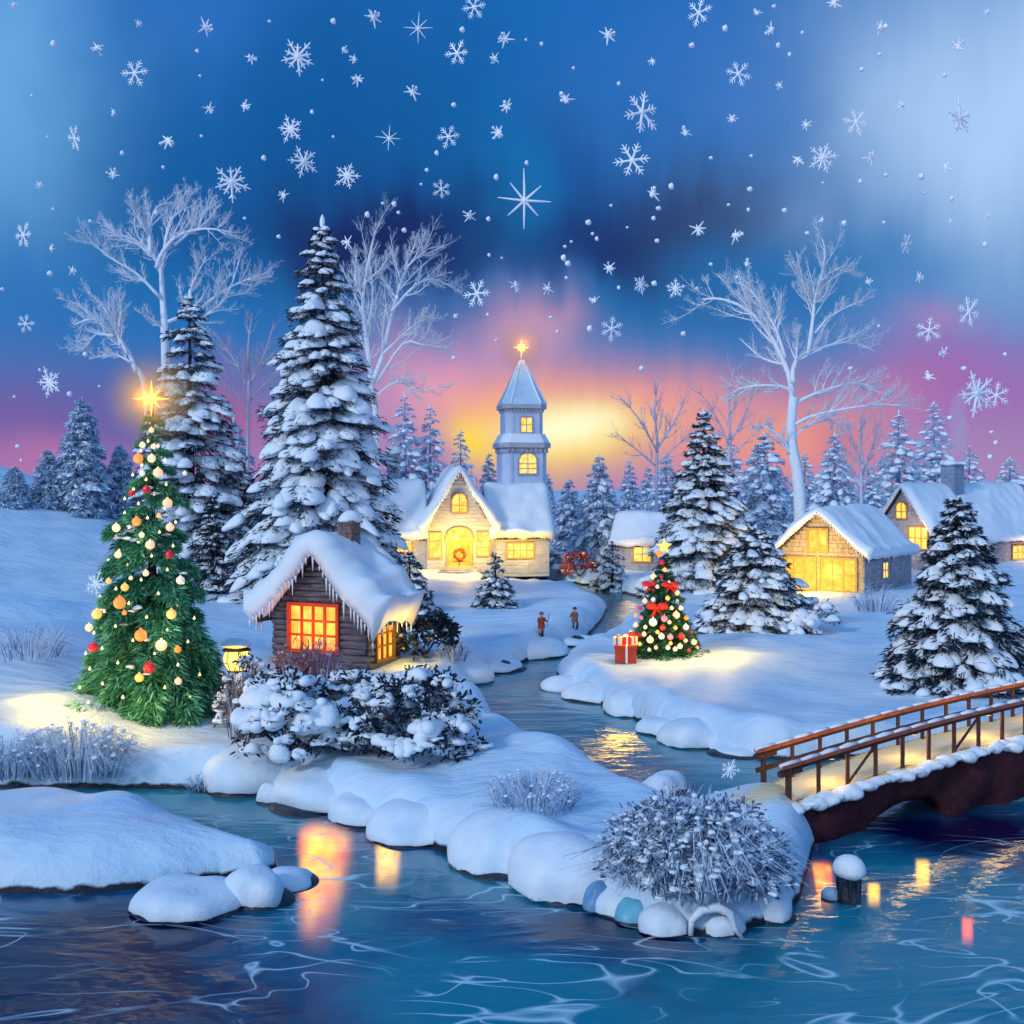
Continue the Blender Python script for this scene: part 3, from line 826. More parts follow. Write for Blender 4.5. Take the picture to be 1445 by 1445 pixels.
bare_tree('frosted_tree', (532, 700), 96, [(530, 600), (526, 560)], [
    ([(526, 562), (522, 520), (516, 470), (512, 430), (518, 380), (530, 325)], .22),
    ([(512, 420), (500, 390), (502, 350)], .10),
    ([(514, 400), (540, 380), (550, 364)], .09),
    ([(526, 540), (540, 500), (548, 460), (560, 410), (575, 372), (600, 350)], .20),
    ([(552, 440), (580, 405), (606, 388), (640, 400)], .13),
    ([(540, 500), (566, 474), (590, 452), (612, 440)], .12),
    ([(532, 540), (570, 486), (600, 490), (634, 494)], .11),
    ([(530, 560), (560, 540), (590, 552), (628, 548)], .10),
    ([(558, 420), (545, 400), (530, 386)], .08),
    ([(570, 380), (585, 350), (588, 340)], .08)],
    "frosted bare tree right of the tallest dark fir", 9, .40, M_frostbark, 3, 1.15, minr=.020)
for i, (bx, top, Y, sd_, lab, sp) in enumerate([
        (352, 440, 100, 41, "pale lilac bare tree between the two tallest dark firs", 46),
        (928, 528, 118, 42, "faint pinkish bare tree above the small house in the glow", 56),
        (1030, 520, 112, 43, "faint lilac bare tree behind the dark fir, before the orange sky", 50),
        (1218, 560, 108, 44, "slim faint bare tree between the blue firs beyond the barn", 30)]):
    bare_tree('pale_bare_tree', (bx, 740), Y, [(bx - 2, 680), (bx, top + 96)], [
        ([(bx, top + 100), (bx - 3, top + 50), (bx + 2, top)], .13),
        ([(bx, top + 110), (bx - sp * .5, top + 62), (bx - sp, top + 30)], .11),
        ([(bx, top + 104), (bx + sp * .5, top + 60), (bx + sp * .8, top + 20)], .11),
        ([(bx, top + 126), (bx + sp * .6, top + 96), (bx + sp * 1.1, top + 74)], .08),
        ([(bx, top + 132), (bx - sp * .6, top + 104), (bx - sp * 1.1, top + 82)], .08)],
        lab, sd_, .20, M_faintbark, 2, 1.3, minr=.018)


# ---- bushes
def leafball(b, c, r, n, rng, card, m=0):
    d = rng.normal(size=(n, 3)); d[:, 2] = np.abs(d[:, 2]) * .9 - .25; d /= np.linalg.norm(d, axis=1)[:, None]
    P = np.array(c)[None] + d * (r * rng.uniform(.45, .95, n))[:, None]
    dd = d + rng.normal(size=(n, 3)) * .5; dd /= np.linalg.norm(dd, axis=1)[:, None]
    L = card * rng.uniform(.6, 1.4, n)
    cards(P, dd, L * .30, L * 1.1, rng, m, b)


def bush(name, loc, R, H, seed, label, clumps=40, card=.14, pad=.30, pads=.8, ry=None, leaf=None, stems=14, dense=26, cat="bush", group=None, spikes=0, spike_mat=None, big=0):
    rng = np.random.RandomState(seed)
    ry = ry or R
    o = empty(name, loc)
    lb, sb, tb = MB(), MB(), MB()
    for i in range(stems):
        a = rng.uniform(0, 6.28); e = np.array((math.cos(a) * R * .8, math.sin(a) * ry * .8, H * rng.uniform(.4, .95)))
        tb.tube([(0, 0, -.1), e * .5 + rng.normal(size=3) * .05, e], [.03, .02, .008], 4)
    for i in range(clumps):
        a = rng.uniform(0, 6.28); u = rng.uniform(0, 1)
        rr = math.sqrt(u); ph = math.acos(1 - u) if u < 1 else 1.57
        c = np.array((math.cos(a) * R * math.sin(ph) ** .8, math.sin(a) * ry * math.sin(ph) ** .8, H * max(.08, math.cos(ph)) * rng.uniform(.8, 1.05)))
        s = R * rng.uniform(.16, .28)
        leafball(lb, c, s, dense, rng, card)
        if rng.uniform() < pads:
            for u_ in range(4):
                ps = pad * R * rng.uniform(.30, 1.0) * (1 if u_ == 0 else .62)
                cc_ = c + np.array((rng.normal() * s * .55 * (u_ > 0), rng.normal() * s * .55 * (u_ > 0), s * rng.uniform(.2, .55)))
                sb.blob(cc_, (ps, ps * rng.uniform(.65, 1), ps * rng.uniform(.35, .6)), 2, NS, .75, .42 / max(ps, .05), rng.uniform(0, 6.28), flat=.5)
            leafball(lb, c + np.array((0, 0, s * .35)), s * 1.1, dense // 3, rng, card)
    for i in range(big):
        a = rng.uniform(3.4, 6.0); u = rng.uniform(.3, .9)
        c = np.array((math.cos(a) * R * u, math.sin(a) * ry * u, H * math.sqrt(1 - u * u * .9) * .8))
        ps = pad * R * rng.uniform(1.2, 1.7)
        sb.blob(c, (ps, ps * .85, ps * .62), 3, NS, .35, .5 / ps, rng.uniform(0, 6.28), flat=.5)
    if spikes:
        k = spikes
        a = rng.uniform(0, 6.28, k); ph = rng.uniform(0, 1.45, k)
        d = np.stack([np.cos(a) * np.sin(ph), np.sin(a) * np.sin(ph), np.cos(ph)], 1)
        P = d * np.array((R, ry, H)) * rng.uniform(.5, .95, k)[:, None]
        L = R * rng.uniform(.18, .42, k)
        sp = MB(); cards(P, d, L * .07 + .012, L, rng, 0, sp)
        sp.build('sprays', spike_mat or M_frost, o)
    tb.build('stems', M_twig, o)
    lb.build('leaves', leaf or M_leaf, o)
    if sb.n: sb.build('snow_clumps', M_pad, o, smooth=True)
    tag(o, label, cat, group)
    return o


def tuft(name, loc, R, H, n, seed, label, mats=None, ry=None, cat="shrub", curl=.5, wid=.02, pads=0, group=None):
    """a clump of thin arching stems white with frost"""
    rng = np.random.RandomState(seed); ry = ry or R
    o = empty(name, loc); b = MB(); sb = MB()
    for i in range(n):
        a = rng.uniform(0, 6.28); q = rng.uniform(0, 1) ** .6
        root = np.array((math.cos(a) * R * q * .75, math.sin(a) * ry * q * .75, -.05))
        od = np.array((math.cos(a), math.sin(a) * ry / R, 0)) * R * .45 * rng.uniform(.2, 1)
        h = H * rng.uniform(.45, 1.05) * (1.1 - .45 * q)
        p1 = root + od * .35 + np.array((0, 0, h * .6)); p2 = root + od * .8 + np.array((0, 0, h)); p3 = root + od * (1 + curl) + np.array((0, 0, h * (1 - .5 * curl * rng.uniform(.2, 1.3))))
        b.tube([root, p1, p2, p3], [wid, wid * .8, wid * .55, wid * .2], 3, int(rng.uniform() < .34), cap=False)
        for j in range(3):
            s = rng.uniform(.4, 1); c = p1 + (p2 - p1) * s; e = c + rng.normal(size=3) * H * .13 + np.array((0, 0, H * .08))
            b.tube([c, e], [wid * .55, wid * .2], 3, 0, cap=False)
        if pads and rng.uniform() < pads:
            s = R * rng.uniform(.02, .055)
            sb.blob(p2, (s, s, s * .55), 1, NS, .4, 1.2 / s * .3)
    b.build('stems', mats or [M_frost, M_frostdark], o)
    if sb.n: sb.build('snow_clumps', M_pad, o, smooth=True)
    tag(o, label, cat, group)
    return o


def px_size(px, base, w, h):
    g = ground(px, base); s = F / g.y
    return g, w / s, h / s


def bush_px(name, px, base, hw, h, seed, label, **kw):
    g, R, H = px_size(px, base, hw, h)
    return bush(name, g, R, H, seed, label, **kw)


def tuft_px(name, px, base, hw, h, n, seed, label, **kw):
    g, R, H = px_size(px, base, hw, h)
    return tuft(name, g, R, H, n, seed, label, **kw)


bush_px('snowy_bush', 590, 1062, 82, 106, 101, "dark-leaved snowy bush at the right of the cottage hedge, nearest the river", clumps=90, dense=34, pad=.24, ry=1.6, card=.16)
bush_px('snowy_bush', 492, 1052, 74, 96, 102, "dark snowy bush in the middle of the cottage hedge", clumps=80, dense=30, pad=.26, ry=1.6, card=.15)
bush_px('snowy_bush', 408, 1062, 70, 116, 103, "bush buried under big snow mounds below the cottage window", clumps=60, dense=30, pad=.30, ry=1.5, card=.15, big=5)
bush_px('snowy_bush', 352, 1022, 42, 96, 104, "snowy bush under the yellow lantern", clumps=40, dense=30, pad=.32, card=.14)
bush_px('snowy_bush', 600, 922, 44, 50, 105, "spiky dark bush against the right wall of the cottage", clumps=30, dense=40, pad=.14, pads=.5, card=.26)
bush_px('snowy_bush', 762, 806, 40, 28, 106, "low snow-covered bush under the church's wide window", clumps=30, dense=20, pad=.34, card=.2)
bush_px('snowy_bush', 1128, 890, 48, 44, 107, "low bush of rounded snow beside the squat fir", clumps=24, dense=40, pad=.42, card=.16)
bush_px('snowy_bush', 1028, 888, 40, 38, 108, "low snow-covered bush at the left foot of the squat fir", clumps=24, dense=40, pad=.38, card=.16)
bush_px('red_bush', 818, 812, 26, 32, 109, "low bush of red leaves at the foot of the blue firs", clumps=26, dense=30, pad=.16, pads=.3, card=.3, leaf=M_redleaf)
tuft_px('russet_bush', 434, 972, 52, 76, 170, 110, "reddish twiggy bush dusted with snow under the red-framed window", mats=[M_redtwig, M_frost], pads=.35, wid=.022, cat="bush")
tuft_px('brown_bush', 346, 1040, 32, 96, 130, 111, "brown twiggy bush right of the big green Christmas tree", mats=[M_browntwig, M_frost], wid=.018, cat="bush")
tuft_px('frosted_shrub', 110, 1090, 90, 74, 300, 112, "wide clump of frosted grass on the bank at the far left", wid=.016, ry=1.4, curl=1.0, pads=.4)
tuft_px('frosted_shrub', 20, 1092, 50, 62, 150, 113, "frosted grass clump cut by the left edge of the picture", wid=.016, curl=1.0, pads=.4)
tuft_px('frosted_shrub', 752, 1138, 74, 54, 230, 114, "frosted twiggy shrub alone on the snowy spit", wid=.012, curl=.35, pads=.25)
tuft_px('frosted_shrub', 1236, 862, 38, 36, 110, 115, "frosted twiggy shrub in front of the barn's side wall", wid=.022)
tuft_px('frosted_shrub', 640, 930, 26, 26, 70, 116, "small frosted grass clump on the river bank by the cottage", wid=.018)
tuft_px('frosted_shrub', 288, 1112, 28, 20, 80, 117, "small frosted grass clump at the end of the left channel", wid=.012)
tuft_px('frosted_shrub', 40, 925, 64, 46, 170, 118, "sparse frosted grass on the slope left of the green Christmas tree", wid=.014, curl=.5)
# the thicket on the tip of the spit
gi = ground(985, 1290)
gi = Vector((gi.x, gi.y + .6, tz(gi.x, gi.y + .6)))
si = F / gi.y
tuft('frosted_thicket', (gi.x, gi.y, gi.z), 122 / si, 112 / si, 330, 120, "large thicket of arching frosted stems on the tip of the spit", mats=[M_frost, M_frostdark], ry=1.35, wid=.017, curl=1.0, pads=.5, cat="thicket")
bush('snowy_bush', (gi.x + .1, gi.y + .35, gi.z - .05), 118 / si, 100 / si, 121, "dark snow-dotted bush in the heart of the frosted thicket", clumps=170, dense=40, pad=.115, pads=.75, card=.12, ry=1.2, spikes=120, leaf=M_frostleaf)
# ------------------------------------------------------------------ buildings
def emat(name, c1, c2, strength, scale=2.0):
    """lit glass: the light of a room behind it"""
    m = bpy.data.materials.new(name); m.use_nodes = True
    t = m.node_tree; p = t.nodes['Principled BSDF']; k = NB(t)
    co = k.node('ShaderNodeTexCoord').outputs['Object']
    n = k.noise(co, scale, 3.0, 0.6)
    c = k.ramp(n, [(0.3, tuple(c1) + (1,)), (0.7, tuple(c2) + (1,))])
    p.inputs['Base Color'].default_value = (0.05, 0.03, 0.01, 1)
    k.link(c, p.inputs['Emission Color']); p.inputs['Emission Strength'].default_value = strength
    p.inputs['Roughness'].default_value = 0.15
    MATS[name] = m
    return m


M_glow = emat("lit_window_orange", (1.0, 0.17, 0.006), (1.0, 0.54, 0.08), 1.9, 1.9)
M_glowy = emat("lit_window_yellow", (1.0, 0.34, 0.015), (1.0, 0.72, 0.18), 1.6, 2.4)
M_glowdoor = emat("glowing_door_panels", (1.0, 0.36, 0.01), (1.0, 0.62, 0.08), 1.4, 2.2)
M_log = mat("weathered_logs", (0.045, 0.05, 0.075), 0.85, (0.17, 0.165, 0.195), 3.0, 0.8, 14, stretch=(.5, .5, 2.5))
M_stone = mat("pale_stone", (0.26, 0.25, 0.30), 0.85, (0.50, 0.46, 0.48), 2.5, 0.6, 8)
M_plank = mat("pale_planks", (0.34, 0.35, 0.44), 0.8, (0.56, 0.55, 0.62), 2.2, 0.4, 10, stretch=(.6, .6, 3))
M_barn = mat("honey_stone_and_timber", (0.36, 0.26, 0.15), 0.85, (0.58, 0.44, 0.26), 2.0, 0.6, 9)
M_towerw = mat("blue_grey_tower_boards", (0.56, 0.64, 0.84), 0.75, (0.66, 0.73, 0.88), 1.6, 0.3, 8)
M_spire = mat("snow_dusted_spire", (0.42, 0.64, 0.86), 0.6, (0.60, 0.76, 0.90), 1.2, 0.3, 5)
M_dwood = mat("dark_roof_wood", (0.035, 0.028, 0.035), 0.8, (0.07, 0.05, 0.05), 5.0)
M_redframe = mat("red_painted_frame", (0.55, 0.035, 0.012), 0.4, (0.62, 0.07, 0.02), 5.0, emit=(1.0, 0.06, 0.01), estr=0.0)
M_brownframe = mat("brown_frame", (0.16, 0.075, 0.03), 0.5, (0.24, 0.12, 0.05), 6.0)
M_amber = mat("amber_timber", (0.40, 0.20, 0.06), 0.6, (0.56, 0.32, 0.10), 5.0)
M_chim = mat("chimney_stone", (0.10, 0.07, 0.075), 0.9, (0.32, 0.22, 0.20), 5.0, 0.6, 12)
M_chimblue = mat("grey_chimney_stone", (0.20, 0.25, 0.36), 0.9, (0.36, 0.42, 0.52), 5.0, 0.6, 12)
M_roofsnow = mat("roof_snow", (0.80, 0.86, 0.95), 0.55, (0.87, 0.91, 0.97), 0.8, 0.3, 3.0)


def pointlight(name, parent, loc, power, color, size=0.2):
    l = bpy.data.lights.new(name, 'POINT'); l.energy = power; l.color = color; l.shadow_soft_size = size
    o = bpy.data.objects.new(name, l); COL.objects.link(o); o.parent = parent; o.location = loc
    return o


class House:
    """a gabled block: x across the gable, y back along the ridge"""
    def __init__(s, parent, W, L, wall_h, apex, loc=(0, 0, 0), rot=0.0):
        s.p, s.W, s.L, s.wh, s.ap, s.loc, s.rot = parent, W, L, wall_h, apex, Vector(loc), rot
        s.open = {'front': [], 'right': [], 'left': []}
    def place(s, o):
        o.location = s.loc; o.rotation_euler = (0, 0, s.rot); return o
    def half(s, z):
        return s.W / 2 if z <= s.wh else max(0.0, s.W / 2 * (s.ap - z) / (s.ap - s.wh))
    def fbox(s, b, face, u0, u1, z0, z1, d0, d1, m=0):
        """box on a face, from depth d0 to d1 outwards"""
        uc, zc, du, dz, dc, dd = (u0 + u1) / 2, (z0 + z1) / 2, u1 - u0, z1 - z0, (d0 + d1) / 2, d1 - d0
        if face == 'front': b.box((uc, -dc, zc), (du, dd, dz), m=m)
        elif face == 'right': b.box((s.W / 2 + dc, uc, zc), (dd, du, dz), m=m)
        else: b.box((-s.W / 2 - dc, uc, zc), (dd, du, dz), m=m)
    def fpt(s, face, u, z, d):
        return (u, -d, z) if face == 'front' else (s.W / 2 + d, u, z) if face == 'right' else (-s.W / 2 - d, u, z)
    def window(s, face, u0, u1, z0, z1, nx, nz, frame, glass, bar=.07, arch=0.0, name='window', depth=.1, glass_child='pane', d=.06):
        s.open[face].append((u0, u1, z0, z1 + arch))
        fb, gb = MB(), MB()
        uc, hw = (u0 + u1) / 2, (u1 - u0) / 2
        if arch > 0:
            n = 10
            pts = [(uc + hw * math.cos(math.pi * i / n), z1 + arch * math.sin(math.pi * i / n)) for i in range(n + 1)]
            for (a, c), (e, f) in zip(pts[:-1], pts[1:]):
                fb.beam(s.fpt(face, a, c, d), s.fpt(face, e, f, d), bar * 1.3, depth)
            C = [s.fpt(face, uc, z1, d - .03)] + [s.fpt(face, a, c, d - .03) for a, c in pts]
            gb.add(C, [(0, i, i + 1) for i in range(1, n + 1)])
        gb.add([s.fpt(face, u0, z0, d - .03), s.fpt(face, u1, z0, d - .03), s.fpt(face, u1, z1, d - .03), s.fpt(face, u0, z1, d - .03)], None, [(0, 1, 2, 3)])
        o1, o2 = d - depth / 2, d + depth / 2
        s.fbox(fb, face, u0 - bar, u0, z0 - bar, z1 + (0 if arch else bar), o1, o2); s.fbox(fb, face, u1, u1 + bar, z0 - bar, z1 + (0 if arch else bar), o1, o2)
        s.fbox(fb, face, u0, u1, z0 - bar, z0, o1, o2)
        if not arch: s.fbox(fb, face, u0, u1, z1, z1 + bar, o1, o2)
        for i in range(1, nx):
            u = u0 + (u1 - u0) * i / nx; s.fbox(fb, face, u - bar * .3, u + bar * .3, z0, z1 + arch * .9, o1 + .03, o2 - .03)
        for i in range(1, nz):
            z = z0 + (z1 - z0) * i / nz; s.fbox(fb, face, u0, u1, z - bar * .3, z + bar * .3, o1 + .034, o2 - .034)
        w = s.place(fb.build(name, frame, s.p))
        gb.build(glass_child, glass, w)
        return w
    def walls(s, m, row=.26, seed=0, style='log', faces=('front', 'right'), name='wall', gable_mat=None, jit=.03):
        rng = np.random.RandomState(seed); b = MB()
        e = .04
        poly = [(-s.W / 2, 0 - .6), (s.W / 2, -.6), (s.W / 2, s.wh), (0, s.ap), (-s.W / 2, s.wh)]
        b.prism(poly, 0, s.L, 'y', 0)
        for face in faces:
            z = -.3
            top = s.ap if face == 'front' else s.wh
            while z < top - .03:
                h = row * rng.uniform(.8, 1.2)
                zc = z + h / 2
                lo, hi = (-s.half(zc + h * .3), s.half(zc + h * .3)) if face == 'front' else (0, s.L)
                if hi - lo < .15: break
                iv = [(lo, hi)]
                for (a, c, z0, z1) in s.open[face]:
                    if z1 > z + .02 and z0 < z + h - .02:
                        nv = []
                        for p, q in iv:
                            if c <= p or a >= q: nv.append((p, q)); continue
                            if a - p > .05: nv.append((p, a))
                            if q - c > .05: nv.append((c, q))
                        iv = nv
                for p, q in iv:
                    if style == 'log':
                        ex = .10 if face == 'front' and zc < s.wh else 0
                        pp = p - (ex * rng.uniform(.2, 1.6) if p == lo else 0); qq = q + (ex * rng.uniform(.2, 1.6) if q == hi else 0)
                        n = max(2, int((qq - pp) / .8)); us = np.linspace(pp, qq, n + 1)
                        pts = [s.fpt(face, u, zc + rng.normal() * .012, .02 + rng.normal() * .02) for u in us]
                        b.tube(pts, h * .52 * (1 + rng.normal(size=n + 1) * .07), 8)
                    else:
                        u = p
                        while u < q - .02:
                            w = row * rng.uniform(1.2, 3.2) if style == 'stone' else rng.uniform(1.2, 3.5)
                            w = min(w, q - u)
                            s.fbox(b, face, u + .012, u + w - .012, z + .012, z + h - .012, -.05, .02 + jit * rng.uniform(0, 1))
                            u += w
                z += h
        return s.place(b.build(name, m, s.p))
    def roof(s, over=.5, front=.45, thick=.4, seed=1, name='roof', icicles=.4, lip=.25, back=.2, drip=.5, mat_snow=None, lump=1.0):
        n1 = Sines(seed * 7 + 5, 3, 9)
        rng = np.random.RandomState(seed)
        b = MB()
        sl = (s.ap - s.wh) / (s.W / 2)
        ln = math.hypot(1, sl)
        for sg in (-1, 1):
            ex = s.W / 2 + over * .8
            a = (0, s.ap + .03); e = (sg * ex, s.ap - sl * ex + .03)
            nn = (sg * sl / ln * .09, .09 / ln)
            b.prism([a, e, (e[0] + nn[0], e[1] + nn[1]), (a[0], a[1] + .09 * ln)] if sg > 0 else [e, a, (a[0], a[1] + .09 * ln), (e[0] + nn[0], e[1] + nn[1])], -front * .8, s.L + back, 'y')
        ro = s.place(b.build(name, M_dwood, s.p))
        sb = MB()
        ex = s.W / 2 + over
        nt_, ny = 18, max(10, int(s.L * 4))
        ts = np.linspace(-1, 1, 2 * nt_ + 1)
        ys = np.linspace(-front, s.L + back, ny)
        T, Yy = np.meshgrid(ts, ys, indexing='ij')
        aT = np.abs(T)
        Xr = T * ex
        Zr = s.ap + .13 - sl * np.abs(Xr) + over * sl * .35 * np.clip((aT - .8) / .2, 0, 1) ** 2
        P = np.stack([Xr, Yy, Zr], -1)
        nz = n1(P, .30); n2 = n1(P * np.array((1, 1, 1)) + 9, .85)
        th = thick * (1 + .28 * lump * nz + .14 * lump * n2) * (1 + lip * np.exp(-((1 - aT) / .10) ** 2)) * np.sqrt(np.clip((1.0 - aT) / .05, 0, 1) * .75 + .25)
        edge = np.minimum((Yy + front) / .3, (s.L + back - Yy) / .3)
        th = th * np.sqrt(np.clip(edge, 0, 1) * .8 + .2)
        nx = np.sign(T) * sl / ln * np.clip(aT / .10, 0, 1)
        O = np.stack([Xr + nx * th, Yy, Zr + th * np.where(aT < .10, .9, 1.1 / ln + .25)], -1)
        O[..., 1] -= (np.clip(1 - (Yy + front) / .5, 0, 1)) * .16 * (1 + nz)          # bulge over the front verge
        I = np.stack([Xr, Yy, Zr - .02], -1)
        # ragged lower lip on the verge and the eaves
        I[:, 0, 2] -= drip * np.clip(n1(P[:, 0] * np.array((1, 1, .3)), .75) + .35, 0, 1.4) * .5
        I[:, 1, 2] -= drip * np.clip(n1(P[:, 1] * np.array((1, 1, .3)), .75) + .35, 0, 1.4) * .3
        for k in (0, -1):
            I[k, :, 2] -= drip * .5 * np.clip(n1(P[k] * np.array((.3, 1, .3)) + 3, .8) + .5, 0, 1.5)
        nT = len(ts); N = nT * ny
        V = np.concatenate([O.reshape(-1, 3), I.reshape(-1, 3)])
        i, j = np.meshgrid(np.arange(nT - 1), np.arange(ny - 1), indexing='ij')
        q = np.stack([i * ny + j, (i + 1) * ny + j, (i + 1) * ny + j + 1, i * ny + j + 1], -1).reshape(-1, 4)
        Q = [q, q[:, ::-1] + N]
        for k in (0, ny - 1):
            i = np.arange(nT - 1); a, c = i * ny + k, (i + 1) * ny + k
            e = np.stack([a, a + N, c + N, c], -1); Q.append(e if k == 0 else e[:, ::-1])
        for k in (0, nT - 1):
            j = np.arange(ny - 1); a, c = k * ny + j, k * ny + j + 1
            e = np.stack([a, c, c + N, a + N], -1); Q.append(e if k == 0 else e[:, ::-1])
        sb.add(V, None, np.concatenate(Q))
        if icicles > 0:
            for k in range(int(26 * ex)):
                t = rng.uniform(-1, 1); k0 = int((t + 1) / 2 * (nT - 1)); p = I[k0, 0]
                l = icicles * rng.uniform(.15, 1) ** 1.6
                sb.tube([p + (0, -.05, .05), p + (0, -.05, -l * .5), p + (0, -.05, -l)], [.05, .03, .004], 5)
            for k in range(int(8 * s.L)):
                for kk in (0, -1):
                    p = I[kk, rng.randint(ny)]; l = icicles * rng.uniform(.1, .8) ** 1.5
                    sb.tube([p + (0, 0, .05), p + (0, 0, -l * .5), p + (0, 0, -l)], [.045, .028, .004], 5)
        sb.build('roof_snow', mat_snow or M_roofsnow, ro, smooth=True)
        return ro
    def chimney(s, u, y, z0, z1, w, m, seed=3, capsnow=.3):
        b = MB(); rng = np.random.RandomState(seed)
        b.box((u, y, (z0 + z1) / 2), (w * .86, w * .86, z1 - z0))
        z = z0
        while z < z1 - .02:
            h = min(.16 * w / .7, z1 - z)
            for k in range(3):
                for sgn, ax in ((-1, 1), (1, 0), (-1, 0)):
                    o = (k - 1) * w / 3 + rng.normal() * .01
                    if ax == 1: b.box((u + o, y - w * .43, z + h / 2), (w / 3 - .015, .10 + rng.uniform(0, .04), h - .015))
                    else: b.box((u + sgn * w * .43, y + o, z + h / 2), (.10 + rng.uniform(0, .04), w / 3 - .015, h - .015))
            z += h
        b.box((u, y, z1 + .05), (w * 1.2, w * 1.2, .12))
        c = s.place(b.build('chimney', m, s.p))
        sb = MB()
        sb.blob((u, y, z1 + .1), (w * .72, w * .72, capsnow), 3, NS, .2, .6, flat=.25)
        sb.build('chimney_snow', M_pad, c, smooth=True)
        return c


def corner_loc(px, py, W, rz, du=0.5):
    """origin so that the front right corner stands at a photo pixel"""
    g = ground(px, py)
    return Vector((g.x - math.cos(rz) * W * du, g.y - math.sin(rz) * W * du, g.z))


# ---- the log cottage
rz = math.radians(-24)
cw, cl = 4.6, 2.7
co = corner_loc(516, 946, cw, rz)
cott = empty('log_cottage', co, rz)
tag(cott, "little log cottage with a deep snow roof, icicles and a red-framed orange window", "cottage")
h = House(cott, cw, cl, 2.5, 5.0)
h.window('front', -1.4, .95, .75, 2.62, 4, 3, M_redframe, M_glow, bar=.15, depth=.22, d=.16)
h.window('right', .65, 2.0, .35, 2.0, 3, 3, M_brownframe, M_glow, bar=.12, depth=.2, d=.14)
h.walls(M_log, .27, 4, 'log')
h.roof(over=.80, front=.75, thick=.82, seed=3, icicles=.75, lip=.45, drip=.95, lump=1.25)
h.chimney(.62, 1.35, 3.6, 6.2, .72, M_chim, capsnow=.45)
pointlight('window_light', cott, (-.2, -1.2, 1.6), 75, (1.0, .36, .03), .4)
pointlight('window_light', cott, (cw / 2 + 1.3, 1.4, 1.2), 110, (1.0, .58, .06), .4)

# ---- the church with its tower
rzc = math.radians(12)
cg = ground(648, 806)
church = empty('village_church', (cg.x, cg.y, cg.z), rzc)
tag(church, "stone church with a steep gable, snow-roofed wings and a star-topped tower", "church")
sc_ = F / cg.y          # photo pixels per metre here
WB = 92 / sc_; AP = 140 / sc_; WH = 62 / sc_
h = House(church, WB, 5.5, WH, AP)
def U(px): return (px - 648) / sc_
def Zc(py): return (806 - py) / sc_
h.window('front', U(638), U(658), Zc(722), Zc(704), 2, 2, M_amber, M_glowy, bar=.14, arch=.5, d=.1)
h.window('front', U(633), U(663), Zc(804), Zc(768), 2, 3, M_amber, M_glowdoor, bar=.22, arch=.0, name='door', glass_child='door_glass', d=.1)
h.window('front', U(630), U(666), Zc(762), Zc(756), 4, 1, M_amber, M_glowy, bar=.16, arch=.75, name='fanlight', d=.1)
h.window('front', U(606), U(622), Zc(786), Zc(752), 1, 3, M_amber, M_glowy, bar=.12, d=.1)
h.window('front', U(674), U(690), Zc(784), Zc(752), 1, 3, M_amber, M_glowy, bar=.12, d=.1)
h.walls(M_plank, .34, 5, 'plank')
h.roof(over=.45, front=.6, thick=.55, seed=5, icicles=.4, lip=.35, drip=.7)
# wreath on the door
wb = MB()
for i in range(26):
    a = i / 26 * 2 * math.pi
    wb.blob((math.cos(a) * .45, -.32, Zc(782) + math.sin(a) * .45), .14, 1, NS, .5, 3)
wb.build('wreath', mat("wreath_green", (0.02, 0.06, 0.02), .7, (0.3, 0.03, 0.02), 8), church)
# steps
stp = MB()
for i in range(3): stp.box((0, -.55 - i * .45, .34 - i * .17), (3.0 + i * .7, .62, .20))
stp.build('steps', M_stone, church)
# right wing
LW = 86 / sc_
hr = House(church, 5.4, LW, 52 / sc_, 116 / sc_, (WB / 2 + LW, 3.0, 0), math.radians(90))
def wu(px): return LW - (px - 694) / sc_
hr.window('left', wu(756), wu(718), Zc(788), Zc(768), 4, 2, M_amber, M_glowy, bar=.13, d=.1)
hr.walls(M_plank, .34, 6, 'plank', faces=('left', 'front'))
hr.roof(over=.45, front=.35, thick=.5, seed=6, icicles=.25, drip=.35)
# left wing
LL = 62 / sc_
hl = House(church, 5.4, LL, 52 / sc_, 122 / sc_, (-WB / 2 - LL, 3.2, 0), math.radians(-90))
hl.window('right', LL - U(-0) * 0 - 2.6, LL - 1.3, Zc(778), Zc(756), 2, 2, M_amber, M_glowy, bar=.12, d=.1)
hl.walls(M_plank, .34, 7, 'plank', faces=('right', 'front'))
hl.roof(over=.45, front=.35, thick=.5, seed=7, icicles=.25, drip=.35)
hl.chimney(-.9, 1.4, 4.5, 10.6, 1.15, M_chimblue, capsnow=.6)
for x_, pw in ((0, 1000), (-2.9, 220), (2.9, 220)):
    pointlight('porch_light', church, (x_, -1.9, 2.6), pw, (1.0, .60, .05), .4)
pointlight('wing_light', church, (WB / 2 + 3.2, -1.6, 1.8), 320, (1.0, .60, .06), .4)
# tower behind the right wing
tcx, tcy = U(736) + 1.55, 6.5
st_ = F / (cg.y + tcy)
def Zt(py): return CAMZ - (py - HZ) / st_ - cg.z
def octa(b, hw, z0, z1, ch=.32, m=0, hw1=None):
    hw1 = hw1 or hw
    V = []
    for w, z in ((hw, z0), (hw1, z1)):
        k = w * (1 - ch * 1.0)
        V += [(k, -w, z), (w, -k, z), (w, k, z), (k, w, z), (-k, w, z), (-w, k, z), (-w, -k, z), (-k, -w, z)]
    Q = [(i, (i + 1) % 8, 8 + (i + 1) % 8, 8 + i) for i in range(8)]
    T = [(8, 8 + i, 8 + i + 1) for i in range(1, 7)] + [(0, i + 1, i) for i in range(1, 7)]
    b.add(V, T, Q, m)
tw = MB(); h1 = 33 / st_; h2 = 27 / st_
octa(tw, h1 * .96, 0, Zt(636)); octa(tw, h2, Zt(612), Zt(576)); octa(tw, h1 * 1.02, Zt(690), Zt(684))
